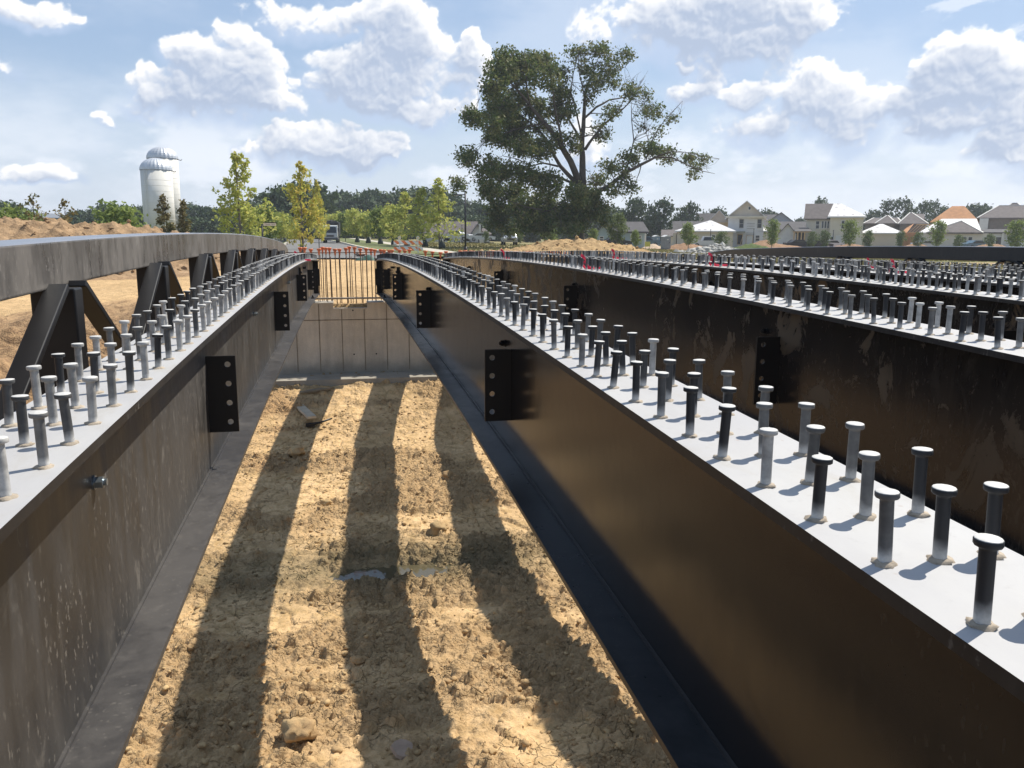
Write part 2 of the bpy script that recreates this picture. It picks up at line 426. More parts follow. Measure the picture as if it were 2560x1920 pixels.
def concrete_mat(name, base=(.56, .50, .41)):
    g = newmat(name); b = g.b
    n = g.noise(g.pos, 1.6, 7, .62); st = g.noise(g.scalev(g.pos, (5, 5, .8)), 1.4, 6, .65); f = g.noise(g.pos, 45, 5, .6)
    k = g.math('MULTIPLY', g.lin(n, .3, .7, .78, 1.14), g.lin(st, .3, .7, .86, 1.1))
    k = g.math('MULTIPLY', k, g.lin(f, .3, .7, .93, 1.06))
    col = g.vmath('SCALE', base, scale=k)
    z = g.sep(g.pos)[2]
    wet = g.smooth(g.math('ADD', z, g.math('MULTIPLY', g.math('SUBTRACT', n, .5), .3)), -2.25, -2.5)
    col = g.mix(g.math('MULTIPLY', wet, .55), col, (.15, .145, .125, 1))
    g.inp(b.inputs['Base Color'], col); b.inputs['Roughness'].default_value = .85
    pit = g.smooth(g.vor(g.pos, 26), .10, .03)
    g.inp(b.inputs['Normal'], g.bump(g.math('SUBTRACT', f, g.math('MULTIPLY', pit, .7)), .35, .004))
    return g.m
M_CONC = concrete_mat('wall_concrete')

# ------------------------------------------------------------------ ground
WATER = -3.408
def prof(y):
    return np.interp(y, [-3.2, 2, 4.5, 6.2, 7.4, 8.0, 8.6, 9.2, 11, 12.4, 13.2, 14.0, 14.5, 15.3],
                        [-3.0, -3.1, -3.15, -3.32, -3.38, -3.40, -3.37, -3.32, -3.25, -3.17, -3.04, -2.82, -2.66, -2.62])
def base_h(x, y):
    far = -1.7 - 1.05*sstep(x, 12, 62)*sstep(y, 30, 90)
    app = np.interp(y, [15.6, 17, 30, 52], [-1.30, -1.33, -1.52, -1.70])
    b = np.where(y < 52, app + 0*x, -1.7) - 1.05*sstep(x, 12, 62)*sstep(y, 30, 90)
    b = np.where(x < -4, b + (-1.72-b)*sstep(-x, 4, 8)*(y < 52), b)
    b = np.where((x > 9), b + (-1.85-b)*sstep(x, 9, 13)*(y < 30), b)
    inch = sstep(y, -6.5, -3.3)
    chan_edge = np.where((x > -3.2) & (x < 9.2), (y < 15.35)*1., 1-sstep(y, 13.0, 17.5))
    near = np.where((x > -3.2) & (x < 9.2), (y > -3.2)*1., inch)
    lat = (1-.62*sstep(-x, 2.6, 8.5))*(1-.5*sstep(x, 8.5, 15))*(1-sstep(-x, 9, 20))*(1-sstep(x, 16, 30))
    p = prof(y)
    return b + (p-b)*chan_edge*near*np.clip(lat, 0, 1)
def cheap_h(x, y):
    return float(base_h(np.array([float(x)]), np.array([float(y)]))[0])
def ground():
    def ax(segs):
        o = []
        for a, b, s0, s1 in segs:
            p = a
            L = b-a
            while p < b-1e-6:
                o.append(p); t = (p-a)/L; p += s0*(1-t)+s1*t
        o.append(segs[-1][1]); return np.array(o)
    xs = ax([(-650,-60,110,14),(-60,-12,9,.8),(-12,-5,.5,.12),(-5,-1.75,.10,.05),(-1.75,2.45,.0155,.0155),(2.45,7,.05,.25),(7,20,.3,1.),(20,90,1.2,4),(90,650,8,110)])
    ys = ax([(-300,-8,60,2),(-8,3.6,1,.10),(3.6,6,.0115,.014),(6,10,.014,.018),(10,15.35,.018,.026),(15.35,19,.03,.10),(19,60,.12,.6),(60,260,.8,4),(260,620,8,80)])
    X, Y = np.meshgrid(xs, ys); X0 = X.copy(); Y0 = Y.copy()
    Z = base_h(X, Y)
    inner = (X > -7)*(X < 9)*(Y > 2)*(Y < 15.35)
    # rough/smooth patches, clods, dragged ridges
    patch = fbm(X*1.0, Y*1.0, .9, 4, 3)*.5+.5
    patch2 = fbm(X+.6*Y, Y*2.2, .55, 4, 21)*.5+.5
    rough = np.clip(sstep(patch2+.3*patch+.16*(1-sstep(Y, 5.5, 7.2)), .52, .66), 0, 1)
    wx = X+.03*fbm(X, Y, 9, 3, 41); wy = Y+.03*fbm(X, Y, 9, 3, 43)
    f1, r1, e1 = cell(wx, wy*1.25, 7.5, 5); f2, r2, e2 = cell(wx, wy*1.2, 17, 9); f3, r3, e3 = cell(wx, wy*1.1, 34, 15)
    clod = np.clip(.60-f1, 0, .38)*(.25+r1)*.115*(r1 > .5)+np.clip(.60-f2, 0, .34)*(.15+r2)*.105+np.clip(.6-f3, 0, .36)*(.15+r3)*.062
    rid = (1-np.abs(fbm(X*.5+Y*.15, Y*1.6+X*.35, 3.2, 4, 33)))**3*.03
    slab = cell(X+.12*fbm(X, Y, 2, 3, 35), (Y+.12*fbm(X, Y, 2, 3, 36))*.9+.3*X, 2.6, 37)
    slabh = (slab[1]-.5)*.035-.03*(1-sstep(slab[2], 0, .05))
    tr_ = np.sin((Y*.94+X*.34)*44)*.5+.5; track = np.exp(-(((X-.25)/.30)**2+((Y-12.2)/1.1)**2)**2)*sstep(tr_, .45, .75)*.022
    crack = -.022*(1-sstep(e1, .0, .08))*(1-rough)
    D = fbm(X, Y, .8, 4, 11)*.035+fbm(X, Y, 5, 4, 12)*.014+rough*(clod+rid*.8)+(1-rough)*(clod*.05+rid*.6+crack*.8+slabh)+track+fbm(X, Y, 22, 3, 14)*(.002+.005*rough)
    near_w = np.where(inner > 0, 1., 0)
    D2 = fbm(X, Y, .35, 6, 51)*.22+np.clip(.6-cell(X, Y, 2.2, 61)[0], 0, .45)*.30*(patch > .42)+np.clip(.6-cell(X, Y, 5, 63)[0], 0, .45)*.12
    left = (X < -2.2)*(X > -14)*(Y > 3)*(Y < 18)
    Z = Z+np.where(inner > 0, D, 0)+np.where((left > 0), D2*sstep(-X, 2.2, 3.2)*(1-sstep(Y, 15, 18)), 0)
    Z = Z+np.where((Y > 15.6)*(Y < 58), fbm(X, Y, .5, 5, 71)*.045+fbm(X, Y*1.5, 3, 5, 72)*.03, 0)
    Z = Z+np.where(Y > 58, fbm(X, Y, .03, 3, 81)*.12, 0)
    # the puddle's hollow and heaped rims
    pr_ = np.exp(-(((X-.42)/.62)**2+((Y-8.0)/.20)**2)**1.2)
    Z = Z*1.0-(.11*pr_)*(inner > 0)-.5*D*pr_*(inner > 0)
    rim = np.exp(-(((X-.3)/1.4)**2+((Y-8.5)/.35)**2))+np.exp(-(((X-.4)/1.3)**2+((Y-7.45)/.3)**2))
    Z = Z+rim*(inner > 0)*(clod*.30+.012)
    # ------- material masks
    wet = np.exp(-(((X-.3)/2.2)**2+((Y-8.1)/.62)**2))*(.45+.8*patch)+.5*sstep(Y, 14.2, 15.2)*(Y < 15.35)*(X > -3)
    wet = np.clip(wet, 0, 1)*(inner > 0)
    red = np.clip(sstep(patch+.12*rough-.10*(X+1.0), .52, .85)*sstep(Y, 9.5, 12.5)*(X < .6), 0, 1)*(inner > 0)
    edge = fbm(X, Y, .12, 4, 91)*3
    sand = ((Y > 15.3)*(Y < 53+edge*.6)*(X > -40)*(X < 9+edge)).astype(float)
    sand = np.maximum(sand, (X < -2)*(Y > 15)*(Y < 40)*(X > -60)*1.)
    brown = (X < -2.3)*(Y < 18.5+edge)*(1-sand*sstep(Y, 16, 19))*sstep(-X, 2.3, 3.3)
    brown = np.maximum(brown, (X < -5)*(Y > 31.5+edge*.4)*(Y < 50)*1.)
    grass = 1.-np.clip(sand+brown+(inner > 0)+(Y < 15.4)*(X > -12)*(X < 12), 0, 1)
    dry = np.clip(.5+fbm(X, Y, .05, 4, 95)*.9+.4*sstep(X, 5, 25), 0, 1)
    # soil patches in grass on the right side beyond the kerb rail
    bare = sstep(fbm(X, Y, .16, 4, 97), .12, .3)*(Y > 14)*(Y < 60)*(X > 8)
    grass = grass*(1-.8*bare)
    nx = len(xs); ny = len(ys)
    V = np.stack([X, Y, Z], -1).reshape(-1, 3)
    I = (np.arange(ny-1)[:, None]*nx+np.arange(nx-1)[None, :]).ravel()
    Fq = np.stack([I, I+1, I+1+nx, I+nx], -1)
    g = newmat('earth'); b = g.b; P = g.pos
    aw, ar, asd, ab, ag, ad, arg = [g.attr(a) for a in ('wet', 'red', 'sand', 'brown', 'grass', 'dry', 'rough')]
    n1 = g.noise(P, .9, 7, .62); n2 = g.noise(P, 7, 7, .65); n3 = g.noise(P, 45, 5, .65)
    tan = g.mix(g.smooth(n1, .35, .65), (.72, .50, .27, 1), (.60, .405, .21, 1))
    tan = g.mix(g.smooth(n2, .42, .66), tan, (.50, .335, .16, 1))
    tan = g.mix(g.math('MULTIPLY', arg, .6), tan, (.40, .27, .145, 1))
    tan = g.mix(g.math('MULTIPLY', ar, .55), tan, (.43, .25, .12, 1))
    col = g.mix(g.math('MULTIPLY', aw, g.lin(n2, .3, .7, .65, 1.15), clamp=True), tan, (.125, .11, .062, 1))
    sc = g.mix(g.smooth(g.noise(g.scalev(P, (1, .35, 1)), .5, 6, .6), .35, .7), (.68, .46, .235, 1), (.54, .355, .175, 1))
    sc = g.mix(g.math('MULTIPLY', g.smooth(n2, .42, .66), .65), sc, (.36, .235, .115, 1))
    col = g.mix(asd, col, sc)
    bc = g.mix(g.smooth(n2, .4, .65), (.42, .27, .145, 1), (.25, .155, .085, 1))
    col = g.mix(ab, col, bc)
    gn = g.noise(P, 2.5, 8, .75)
    gc = g.mix(ad, (.115, .135, .045, 1), (.30, .25, .115, 1))
    gc = g.mix(g.smooth(gn, .4, .7), gc, g.mix(ad, (.07, .09, .03, 1), (.22, .19, .08, 1)))
    gmask = g.math('MULTIPLY', ag, 1., clamp=True)
    col = g.mix(gmask, col, gc)
    k = g.lin(n3, .28, .72, .84, 1.12)
    col = g.vmath('SCALE', col, scale=k)
    g.inp(b.inputs['Base Color'], col)
    g.inp(b.inputs['Roughness'], g.lin(aw, 0, 1, .93, .72)); b.inputs['Specular IOR Level'].default_value = .25
    vh = g.vor(P, 38, 'F1'); 
    ck = g.smooth(g.vor(g.vmath('ADD', P, g.vmath('SCALE', g.noise(P, 14, 3, .6, out='Color'), scale=.05)), 9, 'DISTANCE_TO_EDGE'), .0, .05)
    h = g.math('ADD', g.math('MULTIPLY', n3, g.math('MULTIPLY_ADD', arg, .6, .30)), g.math('MULTIPLY', n2, g.math('MULTIPLY_ADD', arg, 1.0, .7)))
    h = g.math('SUBTRACT', h, g.math('MULTIPLY', g.math('MULTIPLY', vh, .6), arg))
    h = g.math('ADD', h, g.math('MULTIPLY', ck, g.math('MULTIPLY', g.smooth(g.noise(P, 2.3, 4, .6), .44, .58), .7)))
    g.inp(b.inputs['Normal'], g.bump(h, 1., .02))
    o = mesh_np('ground', V, Fq, g.m, smooth=True, attrs=dict(wet=wet.ravel(), red=red.ravel(), sand=sand.ravel(), brown=brown.ravel(), grass=grass.ravel(), dry=dry.ravel(), rough=rough.ravel()))
    o['kind'] = 'structure'
    global GXS, GYS, GZ
    GXS, GYS, GZ = xs, ys, Z
    # puddle
    gw = newmat('muddy_water'); gw.b.inputs['Base Color'].default_value = (.10, .085, .05, 1); gw.b.inputs['Roughness'].default_value = .04
    gw.inp(gw.b.inputs['Normal'], gw.bump(gw.noise(gw.pos, 20, 2, .5), .04, .01))
    a = MB(); N = 40
    vs = [(.42+.95*cos(2*pi*i/N)*(1+.1*sin(3*2*pi*i/N)), 8.0+.34*sin(2*pi*i/N)*(1+.15*cos(5*2*pi*i/N)), WATER) for i in range(N)]
    a.add(vs, [tuple(range(N))]); w = a.build('water', gw.m); w['kind'] = 'structure'
ground()
def gh(x, y):
    x = np.asarray(x, float); y = np.asarray(y, float)
    i = np.clip(np.searchsorted(GXS, x)-1, 0, len(GXS)-2); j = np.clip(np.searchsorted(GYS, y)-1, 0, len(GYS)-2)
    tx = (x-GXS[i])/(GXS[i+1]-GXS[i]); ty = (y-GYS[j])/(GYS[j+1]-GYS[j])
    return (GZ[j, i]*(1-tx)+GZ[j, i+1]*tx)*(1-ty)+(GZ[j+1, i]*(1-tx)+GZ[j+1, i+1]*tx)*ty

# road (asphalt strip with kerbs), set out from its two kerb lines
def road():
    R = [(4.3, 53), (3.2, 62), (1.4, 90), (-.6, 128), (-4.4, 180), (-9, 250)]
    L = [(-4.6, 53), (-5.2, 62), (-6.2, 90), (-7.6, 128), (-11.2, 180), (-16, 250)]
    def ip(T, y): return np.interp(y, [p[1] for p in T], [p[0] for p in T])
    ys = list(np.arange(52, 250, 2.))
    zz = lambda x, y: cheap_h(x, y)
    a = MB(); vs = []; fs = []
    for y in ys:
        for t in (0, .5, 1):
            x = float(ip(L, y)*(1-t)+ip(R, y)*t); vs.append((x, y, -1.70+.06+.05*(1-abs(2*t-1))))
    for i in range(len(ys)-1):
        for k in range(2):
            b0 = i*3+k; fs.append((b0, b0+1, b0+4, b0+3))
    a.add(vs, fs)
    o = a.build('road', mat('asphalt', (.17, .165, .16), .9, var=.15, scale=.4, bump=.3, bscale=30)); o['kind'] = 'structure'
    mk = mat('kerb_concrete', (.50, .46, .38), .85, var=.12, scale=2)
    a = MB()
    for T, sgn in ((L, -1), (R, 1)):
        vs = []; fs = []
        for y in ys:
            x = float(ip(T, y))
            vs += [(x, y, -1.66), (x, y, -1.50), (x+sgn*.35, y, -1.50), (x+sgn*.35, y, -1.75)]
        for i in range(len(ys)-1):
            for k in range(3):
                b0 = i*4+k; fs.append((b0, b0+1, b0+5, b0+4))
        a.add(vs, fs)
    o = a.build('kerb', mk); o['kind'] = 'structure'
    # footpath on the right
    a = MB(); vs = []; fs = []
    for y in ys:
        x = float(ip(R, y))+3.6+.02*(y-53); vs += [(x, y, -1.50), (x+1.6, y, -1.50), (x+1.6, y, -1.8), (x, y, -1.8)]
    for i in range(len(ys)-1):
        b0 = i*4; fs += [(b0, b0+1, b0+5, b0+4), (b0+3, b0, b0+4, b0+7)]
    a.add(vs, fs); o = a.build('footpath', mk); o['kind'] = 'structure'
    # grass verges level with the kerb
    gv = newmat('verge_grass')
    n = gv.noise(gv.pos, 3, 7, .75); gv.inp(gv.b.inputs['Base Color'], gv.mix(gv.smooth(n, .35, .68), (.10, .135, .04, 1), (.19, .19, .075, 1)))
    gv.b.inputs['Roughness'].default_value = .95; gv.inp(gv.b.inputs['Normal'], gv.bump(gv.noise(gv.pos, 14, 5, .7), 1., .05))
    a = MB(); vs = []; fs = []
    for y in ys:
        x = float(ip(R, y)); xl = float(ip(L, y))
        vs += [(x+.35, y, -1.505), (x+3.6+.02*(y-53), y, -1.505), (xl-.35, y, -1.505), (xl-5, y, -1.52), (xl-7, y, -1.9)]
    for i in range(len(ys)-1):
        b0 = i*5; fs += [(b0, b0+1, b0+6, b0+5), (b0+3, b0+2, b0+7, b0+8), (b0+4, b0+3, b0+8, b0+9)]
    a.add(vs, fs); o = a.build('verge', gv.m); o['kind'] = 'structure'
road()

# ------------------------------------------------------------------ abutment
def abutment(name, y0, y1, front, label):
    t = empty(name, (0, 0, 0), 0, label, 'concrete wall')
    a = MB()
    s = -1 if front else 1
    X0, X1 = -3.0, 9.2; zt_ = -1.26
    notch = (-.20, .40)
    ya, yb = (y0, y1) if front else (y1, y0)
    lo, hi = min(ya, yb), max(ya, yb)
    if front:
        a.box(X0, notch[0], lo, hi, -3.4, zt_); a.box(notch[1], X1, lo, hi, -3.4, zt_); a.box(notch[0], notch[1], lo, hi, -3.4, zt_-.10)
    else:
        a.box(X0, X1, lo, hi, -3.9, zt_)
    w = a.build('wall', M_CONC, t)
    a = MB()
    if front:
        x = X0+.14
        k = 0
        while x < X1:
            a.box(x-.006, x+.006, lo-.006, lo+.001, -2.5, zt_-.02+(-.1 if notch[0] < x < notch[1] else 0)); x += .4; k += 1
        a.box(X0, X1, lo-.005, lo+.001, -1.575, -1.562)
        a.build('form_seam', mat('seam_concrete', (.20, .165, .12), .9, var=.4, scale=8), t)
        a = MB(); rr = random.Random(3)
        for i in range(18):
            x = X0+.34+rr.randint(0, 28)*.4; z = rr.choice([-1.40, -1.9, -2.2])
            a.tube([(x, lo-.003, z), (x, lo+.01, z)], .014, 10)
        a.build('tie_hole', M_DK, t)
        # ledge of the footing
        a = MB(); a.box(X0, X1, lo-.66, lo-.002, -3.4, -2.54); a.build('footing', M_CONC, t)
    return t
abutment('abutment_wall', 15.2, 15.75, True, 'pale cast concrete abutment wall with form seams at far end of girders')
abutment('abutment_wall', -3.2, -3.8, False, 'concrete abutment wall under near end of girders')

# ------------------------------------------------------------------ girders
ZC, KA, YC, DEP, KB = -.3088, .0024, 6.1732, .5945, .0024
W_ = .2153; X0G = -.5416; SP = 1.22
OFF = [0, 0, .028, .033, -.004, -.050, -.083]
def zt(y): return ZC-KA*(y-YC)**2
YA, YB = -3.15, 15.62
def arch_box(x0, x1, za, zb_, y0=YA, y1=YB, off=0., n=60, a=None, mi_top=0, mi=0):
    """box swept along the arch between heights za and zb_ below/above the top line"""
    a = a or MB(); vs = []; fs = []; ms = []
    for i in range(n+1):
        y = y0+(y1-y0)*i/n; z = zt(y)+off
        vs += [(x0, y, z+za), (x1, y, z+za), (x1, y, z+zb_), (x0, y, z+zb_)]
    for i in range(n):
        b = i*4
        a_ = [(b, b+4, b+5, b+1), (b+1, b+5, b+6, b+2), (b+2, b+6, b+7, b+3), (b+3, b+7, b+4, b)]
        fs += a_; ms += [mi, mi, mi_top, mi]
    fs += [(0, 1, 2, 3), (n*4+3, n*4+2, n*4+1, n*4)]; ms += [mi, mi]
    base = len(a.v); a.v += vs; a.f += [tuple(q+base for q in f) for f in fs]; a.m += ms; a.sm += [False]*len(fs)
    return a
def stud_arrays(rnd, seed, n=14):
    rr = random.Random(seed)
    R = .0080; H = .0890; HR = .0137; ht = .0078
    prof_ = [(0, R*1.05), (.004, R), (H-ht-.004, R), (H-ht-.0008, R*1.04), (H-ht, HR*.94), (H-ht+.0012, HR), (H-.0018, HR), (H-.0004, HR*.95), (H, HR*.90), (H, 0.0001)]
    V = []; Fq = []; A = []
    tx, ty = rr.uniform(-.04, .04), rr.uniform(-.04, .04)
    for z, r in prof_:
        for k in range(n):
            a = 2*pi*k/n; V.append((r*cos(a)+tx*z, r*sin(a)+ty*z, z)); A.append(z/H)
    for i in range(len(prof_)-1):
        for k in range(n):
            Fq.append((i*n+k, i*n+(k+1) % n, (i+1)*n+(k+1) % n, (i+1)*n+k))
    # ragged weld collar
    b = len(V); m = n
    for z, r in ((-.001, .0142), (.0026, .0128), (.0042, .0083)):
        for k in range(m):
            a = 2*pi*k/m; q = r*(1+rr.uniform(-.16, .26)*(1 if r > .009 else 0)); V.append((q*cos(a), q*sin(a), z+rr.uniform(-.0006, .0008))); A.append(.02)
    for i in range(2):
        for k in range(m):
            Fq.append((b+i*m+k, b+i*m+(k+1) % m, b+(i+1)*m+(k+1) % m, b+(i+1)*m+k))
    return np.array(V), np.array(Fq), np.array(A), len(prof_)*n
STV = []
for i in range(14):
    rnd = [0, .05, .12, .6, .0, .18, .85, .4, .0, .5, .32, .7, .08, .25][i]
    V, Fq, A, nb = stud_arrays(rnd, i)
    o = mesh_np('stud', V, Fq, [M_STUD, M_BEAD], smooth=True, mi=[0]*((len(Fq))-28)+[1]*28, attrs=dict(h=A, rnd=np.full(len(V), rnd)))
    STV.append((o.data, V, Fq, A, rnd)); bpy.data.objects.remove(o)
def plate_with_holes(y, x_web, sgn, ztop, zbot, holes, w=.11, th=.012):
    """connection plate standing out from the web, with round bolt holes that go right through"""
    a = MB(); N = 16; r = .0115; hx = x_web+sgn*.080
    zs = [ztop]+[(holes[i]+holes[i+1])/2 for i in range(len(holes)-1)]+[zbot]
    xa, xb = x_web, x_web+sgn*w
    cw = .028; c0, c1 = hx-cw, x_web+sgn*w
    if sgn < 0: c0 = hx+cw
    for yy, flip in ((y, False), (y+th, True)):
        # plain strip next to the web
        q = [(xa, yy, zbot), (c0, yy, zbot), (c0, yy, ztop), (xa, yy, ztop)]
        a.add(q, [(0, 1, 2, 3)])
        for i, hz in enumerate(holes):
            z1, z0 = zs[i], zs[i+1]
            ring = []; outer = []
            for k in range(N):
                an = 2*pi*(k+.5)/N; dx, dz = cos(an), sin(an)
                ring.append((hx+r*dx, yy, hz+r*dz))
                lx0, lx1 = min(c0, c1)-hx, max(c0, c1)-hx
                tx = (lx1/dx if dx > 0 else lx0/dx) if abs(dx) > 1e-6 else 9
                tz = ((z1-hz)/dz if dz > 0 else (z0-hz)/dz) if abs(dz) > 1e-6 else 9
                t = min(tx, tz); outer.append((hx+t*dx, yy, hz+t*dz))
            vs = ring+outer; fs = [(k, (k+1) % N, N+(k+1) % N, N+k) for k in range(N)]
            # fill the corners
            cs = [(hx+(lx1), yy, z1), (hx+lx0, yy, z1), (hx+lx0, yy, z0), (hx+lx1, yy, z0)]
            for ci, cpt in enumerate(cs):
                an = atan2(cpt[2]-hz, cpt[0]-hx) % (2*pi)
                k = int(math.floor(an/(2*pi)*N-.5)) % N
                vs.append(cpt); fs.append((N+k, N+(k+1) % N, len(vs)-1))
            a.add(vs, fs)
    for hz in holes:
        vs = []
        for yy in (y, y+th):
            for k in range(N):
                an = 2*pi*(k+.5)/N; vs.append((hx+r*cos(an), yy, hz+r*sin(an)))
        a.add(vs, [(k, (k+1) % N, N+(k+1) % N, N+k) for k in range(N)])
    x0, x1 = min(xa, xb), max(xa, xb)
    a.add([(xb, y, zbot), (xb, y+th, zbot), (xb, y+th, ztop), (xb, y, ztop)], [(0, 1, 2, 3)])
    a.add([(x0, y, ztop), (x1, y, ztop), (x1, y+th, ztop), (x0, y+th, ztop)], [(0, 1, 2, 3)])
    a.add([(x0, y, zbot), (x1, y, zbot), (x1, y+th, zbot), (x0, y+th, zbot)], [(0, 1, 2, 3)])
    return a
def hexbolt(a, x, y, z, sgn, r=.0135):
    n = 6
    a.tube([(x, y, z), (x+sgn*.004, y, z)], r*1.15, 16, 0, True, False)
    a.tube([(x+sgn*.004, y, z), (x+sgn*.020, y, z)], r, 6, 0, True, False)
    a.tube([(x+sgn*.020, y, z), (x+sgn*.027, y, z)], r*.55, 12, 0, True, False)
PL_Y = [.12, 3.35, 6.66, 9.93, 12.95, 15.3]
GLAB = ['dusty arched plate girder beside the left kerb rail, its web in sunlight',
        'black arched plate girder right of the open gap, its glossy shaded web mirroring the sand',
        'black arched plate girder with mud spattered web, second to the right of the open gap',
        'black arched plate girder with tan blotched web, third to the right of the open gap',
        'black arched plate girder, third from the right kerb rail',
        'black arched plate girder, second from the right kerb rail',
        'black arched plate girder closest to the right kerb rail']
VIS0 = [1.0, .35, 1.7, 3.0, 4.2, 5.4, 6.6]
for gi in range(7):
    xw = X0G+SP*gi; off = OFF[gi]
    G = empty('bridge_girder', (xw, YA, 0), 0, GLAB[gi], 'steel girder', 'arched plate girders of the bridge')
    mw = {0: M_WEBD, 2: M_WEBM, 3: M_WEBT}.get(gi, M_WEB)
    def P(o): o.location = (-xw, -YA, 0); return o
    a = arch_box(xw-W_/2, xw+W_/2, -.018, 0., off=off, mi_top=1); P(a.build('top_flange', [M_EDGE, M_PALE], G))
    a = arch_box(xw-.0055, xw+.0055, -DEP+.001, -.018, off=off); P(a.build('web', mw, G))
    a = arch_box(xw-W_/2, xw+W_/2, -DEP-.014, -DEP+.001, off=off); 
    P(a.build('bottom_flange', M_BFL if gi == 0 else M_BF1, G))
    a = MB()
    for s in (-1, 1): arch_box(xw+s*.0055-(.007 if s < 0 else 0), xw+s*.0055+(.007 if s > 0 else 0), -DEP+.001, -DEP+.008, off=off, a=a)
    P(a.build('weld_seam', M_BFL, G))
    rp = random.Random(gi)
    for yi, y in enumerate(PL_Y):
        for s in (-1, 1):
            if gi == 0 and s < 0: continue
            z0 = zt(y)+off; hz = [z0-.185-.0765*k for k in range(4)]
            a = plate_with_holes(y, xw+s*.0055, s, z0-.152, z0-.455, hz)
            P(a.build('connection_plate', M_BLACK, G))
    # stiffeners at the ends, hex bolts on the web
    for y in (15.45,):
        a = MB(); z0 = zt(y)+off
        a.box(xw-.095, xw-.0055, y, y+.014, z0-DEP+.001, z0-.018); a.box(xw+.0055, xw+.095, y, y+.014, z0-DEP+.001, z0-.018)
        P(a.build('end_stiffener', M_BLACK, G))
    ys = [1.84, 5.13, 8.4] if gi == 0 else [3.48, 6.73, 9.95, 12.7]
    for y in ys:
        a = MB(); hexbolt(a, xw+(.0055 if gi == 0 else -.0055), y, zt(y)+off-(.175 if gi == 0 else .145), 1 if gi == 0 else -1)
        P(a.build('hex_bolt', M_ZINC if gi == 0 else M_DK, G))
    if gi < 2:
        s = 1 if gi == 0 else -1
        y = 13.2; z0 = zt(y)+off-DEP+.001; a = MB()
        a.box(xw+s*.06-.025, xw+s*.06+.025, y-.06, y+.10, z0, z0+.012); a.cyl((xw+s*.06, y+.02), .012, z0, z0+.045, 10)
        P(a.build('anchor_clip', M_DK, G))
        a = MB(); y = 10.6; z0 = zt(y)+off
        for k, (yy, dz) in enumerate(((10.5, .09), (10.5, .17), (11.6, .08))):
            a.tube([(xw+s*.0055, yy, z0-dz-.05), (xw+s*.045, yy, z0-dz-.05)], .016, 8, 0)
        a.box(min(xw+s*.0055, xw+s*.03), max(xw+s*.0055, xw+s*.03), 10.48, 10.52, z0-.30, z0-.08)
        P(a.build('tie_clamp', M_DK, G))
    # studs: three rows
    rr = random.Random(50+gi); ph = {0: 1.364, 1: .662, 2: .75, 3: .71}.get(gi, .68+rr.random()*.1)
    L = []
    k0 = int(math.ceil((-1.2-ph)/.1427))
    k = k0
    while ph+.1427*k < YB-.12:
        y = ph+.1427*k
        for j, dx in enumerate((-.0715, 0, .0715)): L.append((xw+dx+rr.uniform(-.003, .003), y+rr.uniform(-.004, .004)))
        k += 1
    vis = sorted([q for q in L if q[1] >= VIS0[gi]], key=lambda q: q[1])
    near = vis[:100]; nearset = set(near); rest = [q for q in L if q not in nearset]
    def pick():
        w = {0: .6, 1: .12, 2: .3, 3: .65}.get(gi, .55)
        pool = [i for i in range(14) if (STV[i][4] >= .3) == (rr.random() < w)]
        return rr.choice(pool)
    for (x, y) in near:
        o = bpy.data.objects.new('stud', STV[pick()][0]); link(o, G); o.location = (x-xw, y-YA, zt(y)+off); o.rotation_euler = (rr.uniform(-.03, .03), rr.uniform(-.03, .03), rr.uniform(0, 6.28)); o.scale = (1, 1, rr.uniform(.965, 1.03))
    VV = []; FF = []; HH = []; RR = []; MI = []; nb = 0
    for (x, y) in rest:
        d, V, Fq, A, rnd = STV[pick()]
        VV.append(V+np.array([x, y, zt(y)+off])); FF.append(Fq+nb); HH.append(A); RR.append(np.full(len(V), rnd)); MI += [0]*(len(Fq)-28)+[1]*28; nb += len(V)
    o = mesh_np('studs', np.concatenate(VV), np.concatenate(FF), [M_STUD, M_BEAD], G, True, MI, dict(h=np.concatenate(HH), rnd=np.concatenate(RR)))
    P(o); o['kind'] = 'stuff'

